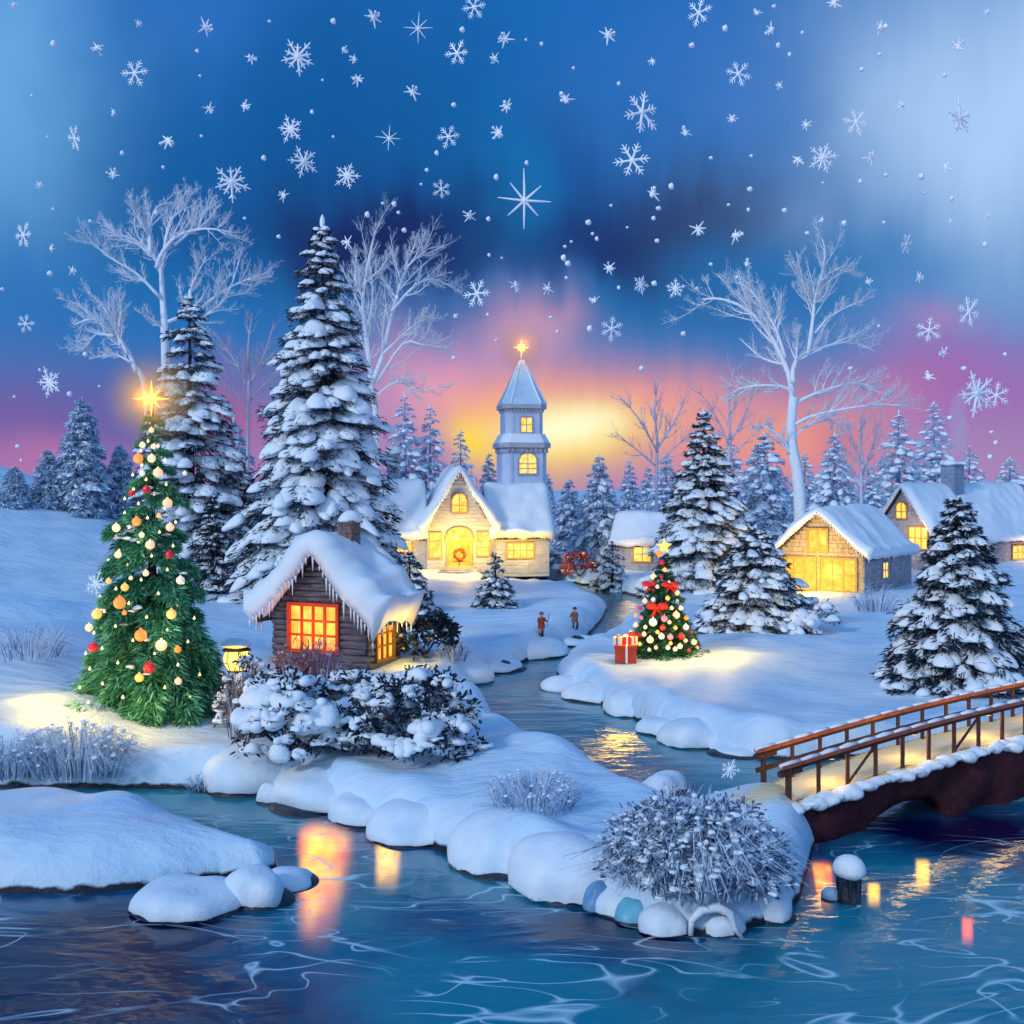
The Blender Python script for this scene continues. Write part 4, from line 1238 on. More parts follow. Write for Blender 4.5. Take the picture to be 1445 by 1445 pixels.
for zz, hh in ((636, h1 * .96), (576, h2)):
    for a in range(8):
        pass
for sx_ in (-1, 1):      # corner boards
    for hh, z0, z1 in ((h1 * .96, 0, Zt(636)), (h2, Zt(612), Zt(576))):
        k = hh * .68
        tw.box((sx_ * k, -hh - .03, (z0 + z1) / 2), (.24, .12, z1 - z0))
towr = tw.build('tower', M_towerw, church); towr.location = (tcx, tcy, 0)
ct = MB(); octa(ct, h1 * 1.12, Zt(632), Zt(625)); octa(ct, h1 * 1.02, Zt(639), Zt(632.1)); octa(ct, h2 * 1.18, Zt(577), Zt(571)); octa(ct, h2 * 1.06, Zt(581), Zt(577.1))
for i in range(9):
    ct.box((-h1 * .8 + i * h1 * .2, -h1 * 1.06, Zt(636)), (.16, .18, .3)); ct.box((-h2 * .8 + i * h2 * .2, -h2 * 1.1, Zt(580)), (.14, .16, .26))
o = ct.build('cornice', M_plank, church); o.location = (tcx, tcy, 0)
cs = MB(); octa(cs, h1 * 1.10, Zt(625), Zt(612.2), hw1=h2 * 1.1)
o2 = cs.build('cornice_snow', M_roofsnow, o)
sp = MB()
prof = [(1.17, 571), (1.10, 566), (.92, 556), (.70, 543), (.44, 526), (.20, 514), (.09, 507)]
for (a, z0), (c, z1) in zip(prof[:-1], prof[1:]): octa(sp, h2 * a, Zt(z0), Zt(z1), hw1=h2 * c)
spo = sp.build('spire', M_spire, church); spo.location = (tcx, tcy, 0)
rb = MB()
for sx_, sy_ in ((-1, -1), (1, -1)):
    for kx, ky in ((.68, 1), (1, .68)):
        rb.tube([(sx_ * kx * h2 * a, sy_ * ky * h2 * a, Zt(z) + .04) for a, z in prof], .10, 6)
rb.tube([(0, 0, Zt(508)), (0, 0, Zt(494))], .09, 6)
rbo = rb.build('spire_ridges', M_roofsnow, spo, smooth=True)


def star_mesh(R, r, n, d):
    b = MB(); V = [(0, -d, 0), (0, d, 0)]
    for i in range(2 * n):
        a = math.pi / 2 + i * math.pi / n; q = R if i % 2 == 0 else r
        if n == 8 and i % 4 == 2: q = R * .62
        V.append((math.cos(a) * q, 0, math.sin(a) * q))
    T = []
    for i in range(2 * n):
        a, c = 2 + i, 2 + (i + 1) % (2 * n); T += [(0, c, a), (1, a, c)]
    return b.add(V, T)


def halo_mist(parent, loc, r, dens, colr):
    """mist added around a star to give it a halo of light, thinning outwards"""
    m = bpy.data.materials.new("halo_mist"); m.use_nodes = True
    t = m.node_tree; t.nodes.clear(); k = NB(t)
    co = k.node('ShaderNodeTexCoord').outputs['Object']
    ln = k.node('ShaderNodeVectorMath', operation='LENGTH'); k.link(co, ln.inputs[0])
    f = k.math('SUBTRACT', 1.0, k.math('DIVIDE', ln.outputs['Value'], r), clamp=True)
    f = k.math('MULTIPLY', k.math('MULTIPLY', f, f), dens)
    v = k.node('ShaderNodeVolumePrincipled'); v.inputs['Color'].default_value = tuple(colr) + (1,)
    k.link(f, v.inputs['Density'])
    o = k.node('ShaderNodeOutputMaterial'); k.link(v.outputs[0], o.inputs[1])
    b = MB(); b.blob((0, 0, 0), r, 3)
    ob = b.build('halo_mist', m, parent, smooth=True); ob.location = loc
    return ob


M_star = mat("glowing_star", (0.9, 0.7, 0.2), .4, emit=(1.0, 0.58, 0.13), estr=2.4)
M_stargold = mat("gold_star", (0.85, 0.52, 0.10), .3, emit=(1.0, 0.55, 0.10), estr=1.6)
halo_mist(church, (tcx, tcy, Zt(488)), 3.2, .55, (1.0, .62, .36))
s_ = star_mesh(.8, .30, 8, .3).build('star', M_star, church); s_.location = (tcx, tcy, Zt(488))
pointlight('star_light', church, (tcx, tcy - 1.3, Zt(484)), 160, (1.0, .62, .25), .6)
# tower windows
class TW(House):
    pass
for (cx_, z0, z1, w, hw, arch, nx, nz) in ((.15, 668, 648, 24, h1 * .96, .55, 2, 3), (.1, 610, 590, 15, h2, .0, 2, 2)):
    t_ = House(church, 2 * hw, 2 * hw, 1, 2, (tcx, tcy - hw, 0))
    w_ = w / st_
    t_.window('front', cx_ - w_ / 2, cx_ + w_ / 2, Zt(z0), Zt(z1), nx, nz, M_plank, M_glowy, bar=.16, arch=arch, d=.08, name='tower_window')

# ---- the stone barn
rzb = math.radians(-38)
bw, bl_ = 6.6, 10.2
bo = corner_loc(1219, 838, bw, rzb)
barn = empty('stone_barn', bo, rzb)
tag(barn, "small stone barn with a golden-lit gable and a smooth snow roof", "barn")
sb_ = F / bo.y
h = House(barn, bw, bl_, 2.75, 5.75)
h.window('front', -.75, .55, 3.0, 4.45, 2, 1, M_amber, M_glowdoor, bar=.16, d=.1, name='loft_door', glass_child='glowing_door_boards')  # barn door boards given a glow of their own for the golden gable
h.window('front', -2.75, -.35, .15, 2.35, 3, 2, M_amber, M_glowdoor, bar=.16, d=.1, name='barn_door', glass_child='glowing_door_boards')
h.window('front', .15, 2.7, .15, 2.35, 3, 2, M_amber, M_glowdoor, bar=.16, d=.1, name='barn_door', glass_child='glowing_door_boards')
h.window('right', 3.6, 4.7, .9, 2.0, 2, 2, M_stone, M_glowy, bar=.12, d=.1)
h.walls(M_barn, .30, 9, 'stone', faces=('front',))
hs = House(barn, bw + .02, bl_, 2.72, 5.7); hs.open['right'] = h.open['right']
hs.walls(M_stone, .30, 10, 'stone', faces=('right',), name='side_wall')
h.roof(over=.55, front=.5, thick=.42, seed=9, icicles=.2, drip=.3)
pointlight('gable_light', barn, (0, -2.6, 1.3), 800, (1.0, .58, .04), .5)
pointlight('gable_light', barn, (0, -1.3, 3.6), 70, (1.0, .62, .16), .3)

# ---- the large house on the right
rzh = math.radians(-56)
hw_, hl_ = 6.6, 17.0
ho = corner_loc(1322, 808, hw_, rzh)
big = empty('village_house', ho, rzh)
tag(big, "large house at the right edge with a long snow roof and a smoking stone chimney", "house")
h = House(big, hw_, hl_, 2.8, 7.2)
h.window('front', -.7, .3, 4.6, 5.7, 2, 2, M_amber, M_glowy, bar=.14, arch=.3, d=.1)
h.window('front', .6, 2.4, 2.0, 3.8, 3, 2, M_amber, M_glowy, bar=.14, d=.1)
h.window('right', 11.2, 13.6, .8, 1.9, 3, 2, M_amber, M_glowy, bar=.14, d=.1)
h.walls(M_stone, .34, 12, 'stone')
h.roof(over=.5, front=.5, thick=.5, seed=12, icicles=.2, drip=.3)
h.chimney(.6, 6.2, 5.4, 9.3, 1.5, M_chimblue, capsnow=.35)
pointlight('window_light', big, (1.6, -1.3, 3.4), 90, (1.0, .6, .2), .4)
pointlight('window_light', big, (hw_ / 2 + 1.4, 12.4, 1.2), 160, (1.0, .55, .25), .4)

# ---- the little house far behind
rzs = math.radians(-20)
so = corner_loc(936, 806, 4.6, rzs)
sm = empty('village_house', so, rzs)
tag(sm, "little far house with one yellow window, behind the gold-starred Christmas tree", "house")
h = House(sm, 4.6, 5, 2.6, 5.0, (2.3, 2.3, 0), math.radians(90))
h.window('left', 1.2, 2.8, .9, 2.2, 2, 2, M_amber, M_glowy, bar=.14, d=.1)
h.walls(M_stone, .34, 14, 'stone', faces=('left', 'front'))
h.roof(over=.5, front=.4, thick=.5, seed=14, icicles=.1, drip=.2)
pointlight('window_light', sm, (-.6, -1.6, 1.6), 60, (1.0, .66, .25), .4)

# smoke from the large house's chimney
M_smoke = bpy.data.materials.new("pale_smoke"); M_smoke.use_nodes = True
t_ = M_smoke.node_tree; t_.nodes.clear(); k = NB(t_)
pv = k.node('ShaderNodeVolumePrincipled'); pv.inputs['Color'].default_value = (1, .98, 1, 1); pv.inputs['Density'].default_value = .25
oo = k.node('ShaderNodeOutputMaterial'); k.link(pv.outputs[0], oo.inputs[1])
cq = big.matrix_basis @ Vector((.6, 6.2, 9.4))
for i, (dx, hgt, sway, lab, r0) in enumerate([(0, 7.5, .9, "pale wisp of smoke rising from the large house's chimney", .22), (1.1, 4.6, -.5, "shorter thin wisp of smoke right of the chimney's main one", .16)]):
    n = 16; zz = np.linspace(0, 1, n)
    pts = np.stack([sway * zz + .35 * np.sin(zz * 7 + i * 2) * zz, .3 * np.sin(zz * 5 + 1) * zz, zz * hgt], 1)
    r0 = r0 * 1.7
    b = MB(); b.tube(pts, r0 * (.6 + 2.8 * zz) * (1.02 - zz ** 4), 9)
    o = b.build('chimney_smoke', M_smoke, smooth=True); o.location = cq + Vector((dx, 0, -.1))
    tag(o, lab, "smoke", kind="thing")


# ------------------------------------------------------------------ footbridge
M_rail = mat("red_brown_timber", (0.36, 0.07, 0.035), 0.6, (0.55, 0.15, 0.08), 5.0, 0.4, 20)
M_raild = mat("dark_timber", (0.065, 0.022, 0.018), 0.7, (0.12, 0.045, 0.03), 6.0)
M_deck = mat("lamplit_deck_boards", (0.97, 0.60, 0.20), 0.7, (0.98, 0.74, 0.36), 2.0, 0.3, 12)  # honey tone puts warm lamplight into the board colour
M_maroon = mat("maroon_rock", (0.022, 0.006, 0.014), 0.85, (0.095, 0.016, 0.024), 1.4, 0.9, 4)
B0 = Vector((6.75, 26.8, 0)); B1 = Vector((15.8, 31.9, 0))
along = (B1 - B0); BLEN = along.length; along.normalize()
cross = Vector((-.12, 1.0, 0)).normalized()
BW = 1.75
br = empty('footbridge', (B0.x, B0.y, 0))
tag(br, "rising wooden footbridge with red-brown railings on a dark maroon arch", "bridge")
def dz(s): t = s / BLEN; return .28 + .80 * t - .0 * t * t + .10 * math.sin(math.pi * max(0, min(1, t)))
def BP(s, w=0.0, z=0.0): 
    p = along * s + cross * w
    return np.array((p.x, p.y, dz(s) + z))
db = MB(); k = 0; s = -.5
rngb = np.random.RandomState(5)
while s < BLEN + 3:
    w = .19
    db.beam(BP(s, -.12 + rngb.normal() * .015, -.03), BP(s, BW + .12, -.03), w - .012, .06)
    s += w
db.build('deck', M_deck, br)
# snow down the middle of the deck, its cream colour holding painted lamplight
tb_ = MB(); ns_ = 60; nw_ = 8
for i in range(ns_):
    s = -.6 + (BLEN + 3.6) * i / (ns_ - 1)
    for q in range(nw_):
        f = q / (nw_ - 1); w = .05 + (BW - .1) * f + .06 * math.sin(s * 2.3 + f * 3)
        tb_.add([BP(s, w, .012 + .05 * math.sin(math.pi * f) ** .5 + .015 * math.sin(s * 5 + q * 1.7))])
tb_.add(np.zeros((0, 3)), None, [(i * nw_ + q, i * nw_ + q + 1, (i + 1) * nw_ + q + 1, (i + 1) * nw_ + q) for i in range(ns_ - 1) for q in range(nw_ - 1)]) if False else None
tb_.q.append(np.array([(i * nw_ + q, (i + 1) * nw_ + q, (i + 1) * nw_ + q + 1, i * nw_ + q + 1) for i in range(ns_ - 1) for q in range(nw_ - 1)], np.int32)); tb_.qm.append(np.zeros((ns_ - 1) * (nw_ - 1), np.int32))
tb_.build('deck_snow', mat("lamplit_deck_snow", (.92, .70, .36), .7, (.96, .84, .58), 1.6, .6, 10), br, smooth=True)
# invented lamps under the near handrail, added to light the walkway
for s in (1.5, 4.5, 7.5, 10.5):
    lb_ = MB(); p_ = BP(s, .10, .80); lb_.box(p_, (.16, .08, .05)); lb_.box(p_ + np.array((0, 0, -.035)), (.12, .06, .02), m=1)
    lb_.build('added_walkway_lamp', [M_raild, M_glowy], br)
    pointlight('added_walkway_light', br, tuple(BP(s, .45, .62)), 26, (1.0, .62, .14), .12)
for w, nm in ((0.0, 'near'), (BW, 'far')):
    rl = MB(); n = 22
    ss = np.linspace(-.25, BLEN + 3, n)
    for a, c in zip(ss[:-1], ss[1:]):
        rl.beam(BP(a, w, .96), BP(c, w, .96), .17, .085); rl.beam(BP(a, w, .86), BP(c, w, .86), .07, .08, 1)
    if nm == 'far':
        for a, c in zip(ss[:-1], ss[1:]): rl.beam(BP(a, w, .45), BP(c, w, .45), .06, .12, 1)
    r_ = rl.build('handrail', [M_rail, M_raild], br)
    sr = MB()
    for a, c in zip(ss[:-1], ss[1:]):
        r1_ = rngb.uniform(.05, .08); sr.tube([BP(a - .02, w, .995), BP((a + c) / 2, w, 1.01), BP(c + .02, w, .995)], [.05, r1_, .05], 6)
    sr.build('rail_snow', M_pad, r_, smooth=True)
    s = 0.0; i = 0
    while s < BLEN + 2.8:
        pb = MB(); t = .13 if i == 0 else .085
        pb.beam(BP(s, w, -.10), BP(s, w, .93), t, t, up=(1, 0, 0))
        if i == 0: pb.beam(BP(s - .08, w, -.5), BP(s - .02, w, .1), .12, .12, up=(1, 0, 0)); pb.beam(BP(s - .3, w, .80), BP(s + .4, w, .80), .14, .12)
        if i % 4 == 2 and nm == 'near': pb.beam(BP(s, w, .05), BP(s + 1.0, w, .82), .05, .05)
        pb.build('post', M_raild, br)
        s += 1.0; i += 1
# stone arch below the deck
N5 = Sines(55, 3, 9)
ab = MB(); ns, nv = 90, 9
sv = np.linspace(-2.0, BLEN + 4, ns)
def under(s):
    a, c = 2.5, 5.6
    if a < s < c: 
        t = (s - a) / (c - a) * 2 - 1
        return WL - .3 + (dz(s) - .90 - WL + .3) * (1 - abs(t) ** 3.2) ** .55
    return WL - .5
for side in (0, 1):
    V = []
    w = -.12 if side == 0 else BW + .14
    for s in sv:
        topz = dz(s) - .10 if s > -.3 else dz(s) - .10 - .35 * (-.3 - s)
        for q in range(nv):
            f = q / (nv - 1); z = topz + (under(s) - topz) * f
            p = along * s + cross * w; p = np.array((p.x, p.y, z))
            nn = float(N5(p * np.array((1, 1, 1.4)), .45)) * .16 + float(N5(p * 2.3, .9)) * .05
            bul = .10 * math.sin(math.pi * f) - (.05 if q in (0, nv - 1) else 0)
            off = cross * ((nn + bul) * (-1 if side == 0 else 1)); V.append((p[0] + off.x, p[1] + off.y, z))
    i, j = np.meshgrid(np.arange(ns - 1), np.arange(nv - 1), indexing='ij')
    Q = np.stack([i * nv + j, i * nv + j + 1, (i + 1) * nv + j + 1, (i + 1) * nv + j], -1).reshape(-1, 4)
    if side: Q = Q[:, ::-1]
    V0 = np.array(V); off0 = ab.n
    ab.add(V0, None, Q)
    if side == 0: base0 = off0
    else:
        a = np.arange(ns - 1)
        for q in (0, nv - 1):
            e = np.stack([base0 + a * nv + q, base0 + (a + 1) * nv + q, off0 + (a + 1) * nv + q, off0 + a * nv + q], -1)
            ab.q.append((e if q == 0 else e[:, ::-1]).astype(np.int32)); ab.qm.append(np.zeros(len(e), np.int32))
        e = np.array([[base0 + q, off0 + q, off0 + q + 1, base0 + q + 1] for q in range(nv - 1)]); ab.q.append(e.astype(np.int32)); ab.qm.append(np.zeros(len(e), np.int32))
ab.build('arch', M_maroon, br, smooth=True)
es = MB()
s = -.9
while s < BLEN + 3:
    r = rngb.uniform(.10, .22)
    es.blob(BP(s, -.20, -.06 - rngb.uniform(0, .05)), (r * 1.7, r, r * .75), 2, NS, .5, 1.6)
    s += r * 1.5
es.build('edge_snow', M_pad, br, smooth=True)
# ------------------------------------------------------------------ Christmas trees
def bauble_mesh(name, m, r):
    b = MB(); b.blob((0, 0, 0), r, 2)
    b.tube([(0, 0, r * .9), (0, 0, r * 1.25)], r * .22, 6)
    o = b.build(name, m, None, smooth=True)
    return o


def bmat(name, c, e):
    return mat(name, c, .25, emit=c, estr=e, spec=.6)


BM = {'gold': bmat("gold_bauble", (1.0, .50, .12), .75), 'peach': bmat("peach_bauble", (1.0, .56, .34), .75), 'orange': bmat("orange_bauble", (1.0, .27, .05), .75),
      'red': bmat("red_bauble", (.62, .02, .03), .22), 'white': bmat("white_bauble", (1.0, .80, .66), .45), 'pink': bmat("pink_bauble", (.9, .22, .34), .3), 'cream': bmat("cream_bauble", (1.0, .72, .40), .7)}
BP_MESH = {}
def bauble(parent, loc, color, r):
    if color not in BP_MESH:
        o = bauble_mesh('bauble', BM[color], 1.0); BP_MESH[color] = o.data
    else:
        o = bpy.data.objects.new('bauble', BP_MESH[color]); COL.objects.link(o)
    o.parent = parent; o.location = loc; o.scale = (r,) * 3
    return o


g = ground(215, 1000)
sg = F / g.y
GH = (1000 - 590) / sg; GR = 118 / sg
gt = empty('christmas_tree', (g.x * (1 + GR * .4 / g.y), g.y + GR * .4, tz(g.x, g.y + GR * .4)))
tag(gt, "big green Christmas tree with glowing baubles and a blazing gold star", "christmas tree")
t, c, s = fir_mesh(GH, GR, 203, 11, 10, 560, pads=0.0, skirt=.02, droop=.78, card=.15, power=.84, rise=.22, nw=.14, many=2.4)
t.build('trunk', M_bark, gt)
c.build('crown', [M_green, M_green_pale], gt)
gsn = MB()
for k in range(24):
    rng_ = np.random.RandomState(400 + k); tt = rng_.uniform(.1, .8); a = rng_.uniform(3.2, 6.2)
    rr = GR * (1 - tt) ** .88 * rng_.uniform(.6, .95)
    gsn.blob((math.cos(a) * rr, math.sin(a) * rr, GH * tt + .1), (.16, .13, .05), 1, NS, .5, 3)
gsn.build('snow_clumps', M_pad, gt, smooth=True)
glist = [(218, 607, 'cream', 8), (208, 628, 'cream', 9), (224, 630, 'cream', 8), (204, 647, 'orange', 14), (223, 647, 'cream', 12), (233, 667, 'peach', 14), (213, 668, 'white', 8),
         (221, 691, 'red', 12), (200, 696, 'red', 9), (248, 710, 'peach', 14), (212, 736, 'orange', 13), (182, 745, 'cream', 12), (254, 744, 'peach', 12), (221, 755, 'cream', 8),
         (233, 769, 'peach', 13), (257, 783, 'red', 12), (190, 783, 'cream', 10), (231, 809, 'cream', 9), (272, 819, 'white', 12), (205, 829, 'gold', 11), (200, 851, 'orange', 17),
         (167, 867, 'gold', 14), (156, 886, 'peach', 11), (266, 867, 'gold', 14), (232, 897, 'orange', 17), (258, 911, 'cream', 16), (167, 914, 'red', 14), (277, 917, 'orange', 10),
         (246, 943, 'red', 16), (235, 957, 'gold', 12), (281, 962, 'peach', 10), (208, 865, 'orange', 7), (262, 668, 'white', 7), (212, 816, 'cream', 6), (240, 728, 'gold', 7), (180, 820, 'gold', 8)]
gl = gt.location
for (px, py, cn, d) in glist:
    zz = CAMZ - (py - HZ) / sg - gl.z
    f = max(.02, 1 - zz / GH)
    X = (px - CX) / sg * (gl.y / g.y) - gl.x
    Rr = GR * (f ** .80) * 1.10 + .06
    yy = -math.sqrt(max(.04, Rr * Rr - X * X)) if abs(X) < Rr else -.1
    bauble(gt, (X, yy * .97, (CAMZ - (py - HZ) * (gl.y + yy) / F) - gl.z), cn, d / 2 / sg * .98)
# a string of tiny bulbs wound round the tree
rng = np.random.RandomState(77)
BULB = bmat("fairy_bulb", (1.0, .72, .34), 1.6)
bb_ = MB(); bb_.blob((0, 0, 0), .045, 1); bb_.tube([(0, 0, .03), (0, 0, .075)], .018, 5); bulb0 = None
for i in range(60):
    f_ = (i + .5) / 60; zz = GH * (.05 + .88 * f_ ** 1.1); an = math.pi * 1.5 + ((i * .618) % 1 - .5) * 2.3
    Rr = GR * ((1 - zz / GH) ** .84) * .93 + .05
    if bulb0 is None: o = bb_.build('bulb', BULB, gt, smooth=True); bulb0 = o.data
    else:
        o = bpy.data.objects.new('bulb', bulb0); COL.objects.link(o); o.parent = gt
    o.location = (math.cos(an) * Rr, math.sin(an) * Rr, zz - .18 * Rr)
s_ = star_mesh(.66, .14, 8, .2).build('star', M_star, gt); s_.location = (0, -.1, CAMZ - (563 - HZ) * gl.y / F - gl.z)
halo_mist(gt, (0, -.1, s_.location.z), 1.9, 1.2, (1.0, .70, .22))
stem = MB(); stem.tube([(0, 0, GH * .95), (0, 0, s_.location.z - .2)], .05, 6); stem.build('star_stem', M_bark, gt)
pointlight('star_light', gt, (0, -.75, s_.location.z), 48, (1.0, .62, .18), .2)
for q in ((-3.0, -2.2, 1.0), (-1.5, -3.7, .9), (.9, -4.2, 1.0)):
    pointlight('string_light', gt, q, 120, (1.0, .58, .02), .4)
for q in ((-1.5, -2.2, 3.2), (1.2, -2.3, 3.0), (0, -1.9, 5.6), (-.4, -1.4, 7.8)):
    pointlight('string_light', gt, q, 16, (1.0, .85, .5), .3)

# ---- the dark tree with red bows
g = ground(937, 928)
sg = F / g.y
RH = (928 - 786) / sg; RR = 54 / sg
rt = empty('christmas_tree', (g.x * (1 + RR * .5 / g.y), g.y + RR * .5, tz(g.x, g.y + RR * .5)))
tag(rt, "dark Christmas tree crowded with white baubles and red bows, a gold star on top", "christmas tree")
t, c, s = fir_mesh(RH, RR, 202, 15, 12, 150, pads=0.0, skirt=.02, droop=.32, card=.10, power=.95)
t.build('trunk', M_bark, rt); c.build('crown', [M_dgreen, M_green], rt)
rl_ = rt.location
rng = np.random.RandomState(9)
def on_tree(px, py, out=.93):
    zz = CAMZ - (py - HZ) / sg - rl_.z
    f = max(.03, 1 - zz / RH)
    X = (px - CX) / sg * (rl_.y / g.y) - rl_.x
    Rr = RR * (f ** .95) * out + .06
    yy = -math.sqrt(max(.01, Rr * Rr - X * X)) if abs(X) < Rr else -.05
    return (X, yy, (CAMZ - (py - HZ) * (rl_.y + yy) / F) - rl_.z)
rlist = [(930, 781, 'cream', 10), (934, 794, 'white', 10), (937, 804, 'gold', 7), (922, 814, 'cream', 10), (950, 832, 'white', 8), (953, 836, 'cream', 9), (910, 848, 'peach', 8), (939, 844, 'gold', 7),
         (920, 846, 'white', 7), (950, 868, 'peach', 11), (918, 878, 'white', 13), (933, 873, 'pink', 10), (903, 858, 'white', 7), (897, 868, 'cream', 7), (958, 858, 'white', 8), (897, 882, 'peach', 8), (930, 886, 'red', 9),
         (948, 886, 'gold', 6), (964, 885, 'white', 9), (908, 885, 'white', 6), (913, 903, 'cream', 11), (928, 898, 'white', 9), (940, 899, 'pink', 9), (956, 898, 'white', 10), (936, 914, 'white', 7),
         (953, 912, 'cream', 8), (976, 906, 'cream', 9), (946, 916, 'white', 7), (966, 918, 'white', 6), (900, 909, 'gold', 6), (920, 914, 'peach', 6), (944, 858, 'cream', 6), (926, 856, 'gold', 6), (942, 822, 'peach', 6),
         (914, 830, 'white', 6), (966, 872, 'cream', 7), (890, 893, 'white', 7), (888, 905, 'cream', 6), (973, 893, 'white', 7), (982, 914, 'gold', 6), (905, 872, 'pink', 6), (940, 878, 'cream', 6), (953, 848, 'white', 6), (926, 828, 'white', 6), (906, 895, 'white', 7), (962, 904, 'peach', 6), (923, 892, 'gold', 6), (932, 814, 'white', 6), (940, 908, 'gold', 6), (911, 917, 'white', 6)]
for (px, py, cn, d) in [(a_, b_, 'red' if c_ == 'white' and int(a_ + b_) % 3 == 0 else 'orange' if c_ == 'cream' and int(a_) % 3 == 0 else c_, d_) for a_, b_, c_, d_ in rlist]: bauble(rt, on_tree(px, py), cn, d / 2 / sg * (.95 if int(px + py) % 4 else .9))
M_bow = mat("red_ribbon", (.55, .012, .012), .45, (.70, .03, .02), 6.0, emit=(1, .03, .02), estr=.06)
def bow(parent, loc, r, name='bow'):
    b = MB()
    for sg_ in (-1, 1):
        b.blob((sg_ * r * .55, 0, r * .12), (r * .55, r * .22, r * .36), 2, NS, .25, 1.2 / r * .4)
        b.beam((0, 0, 0), (sg_ * r * .55, -.02, -r * .95), r * .30, r * .10, up=(0, 1, 0))
    b.blob((0, -r * .1, 0), r * .24, 1)
    o = b.build(name, M_bow, parent, smooth=True); o.location = loc
    return o
for px, py, d in ((917, 825, 11), (943, 826, 11), (924, 857, 14), (897, 897, 12)): bow(rt, Vector(on_tree(px, py)) + Vector((0, -.08, 0)), d / sg)
M_gold5 = mat("bright_gold_star", (.9, .60, .12), .35, emit=(1.0, .62, .10), estr=1.1)
s_ = star_mesh(12 / sg, 5 / sg, 5, .1).build('star', M_gold5, rt); s_.location = (0, -.05, CAMZ - (771 - HZ) * rl_.y / F - rl_.z)
for q in ((-1.7, -1.6, .45), (1.7, -1.4, .45), (0, -2.2, .5), (2.4, .2, .5)): pointlight('string_light', rt, (q[0] * 1.3, q[1] * 1.3, q[2] + 1.0), 150, (1.0, .58, .02), .3)
for q in ((-.8, -1.5, 1.7), (.8, -1.5, 1.8)): pointlight('string_light', rt, q, 5, (1.0, .85, .6), .2)

# ---- presents
gp = ground(883, 934); s2 = F / gp.y
M_gift = mat("red_gift_paper", (.42, .035, .015), .45, (.55, .06, .02), 4.0)
M_ribbon = mat("white_ribbon", (.80, .72, .66), .5)
pr = empty('gift_box', (gp.x, gp.y, gp.z), math.radians(-6))
tag(pr, "red gift box with a white ribbon on the snow beside the bowed Christmas tree", "gift box")
w = 30 / s2; hh = 25 / s2
b = MB(); b.box((0, 0, hh * .40), (w, w * .8, hh * .8)); b.build('box', M_gift, pr)
b = MB(); b.box((0, 0, hh * .88), (w * 1.07, w * .87, hh * .18)); b.build('lid', M_gift, pr)
b = MB(); b.box((w * .04, 0, hh * .495), (w * .10, w * .885, hh * .99)); b.box((0, 0, hh * .987), (w * 1.085, w * .10, .02)); b.build('ribbon', M_ribbon, pr)
for i, (px, py, col_, lab) in enumerate([(872, 906, M_ribbon, "small white present on the left of the gift box lid"), (884, 903, M_bow, "small red present in the middle of the gift box lid"), (893, 908, M_ribbon, "small white present on the right of the gift box lid")]):
    q = MB(); r_ = 5.5 / s2
    q.box((0, 0, r_), (r_ * 2, r_ * 1.9, r_ * 2)); q.box((0, 0, r_ * 1.01), (r_ * .4, r_ * 1.96, r_ * 2.06), m=1)
    q.blob((0, 0, r_ * 2.2), (r_ * .7, r_ * .3, r_ * .4), 1, m=1)
    o = q.build('present', [col_, M_gift if col_ is M_ribbon else M_ribbon])
    o.location = (gp.x + (px - 883) / s2, gp.y - .05 + .12 * i, gp.z + hh * .972); o.rotation_euler = (0, 0, i * .5 - .4)
    tag(o, lab, "present", "presents on the gift box")

# ---- the yellow lantern by the green tree
gq = ground(334, 975); s3 = F / gq.y
la = empty('garden_lantern', (gq.x, gq.y, gq.z))
tag(la, "glowing yellow lantern with a snow cap on a post beside the big green tree", "lantern")
M_lampglass = emat("lantern_glass", (1.0, .58, .05), (1.0, .80, .25), 2.2, 3.0)
zc = CAMZ - (928 - HZ) / s3 - gq.z; r_ = 19 / s3
b = MB(); b.tube([(0, 0, -.2), (0, 0, zc - r_)], .07, 8); b.build('post', M_dwood, la)
b = MB(); b.lathe((0, 0, zc), [(0.01, -r_ * .9), (r_ * .62, -r_ * .9), (r_ * .95, -r_ * .3), (r_ * .98, .1 * r_), (r_ * .8, r_ * .55), (.01, r_ * .55)], 14); b.build('glass', M_lampglass, la, smooth=True)
b = MB()
for i in range(6):
    a = i / 6 * 6.283
    b.tube([(math.cos(a) * r_ * .66, math.sin(a) * r_ * .66, zc - r_ * .92), (math.cos(a) * r_ * 1.02, math.sin(a) * r_ * 1.02, zc - r_ * .2), (math.cos(a) * r_ * .86, math.sin(a) * r_ * .86, zc + r_ * .6)], .02, 5)
b.lathe((0, 0, zc), [(r_ * 1.1, r_ * .56), (r_ * .5, r_ * .95), (.02, r_ * 1.1)], 12); b.lathe((0, 0, zc), [(r_ * .72, -r_ * 1.0), (r_ * .72, -r_ * .88)], 12)
b.build('frame', M_dwood, la)
b = MB(); b.blob((0, 0, zc + r_ * .95), (r_ * 1.1, r_ * 1.1, r_ * .5), 2, NS, .2, .9, flat=.3); b.build('snow_cap', M_pad, la, smooth=True)
pointlight('lamp_light', la, (0, -r_ * 1.6, zc), 70, (1.0, .62, .05), .25)

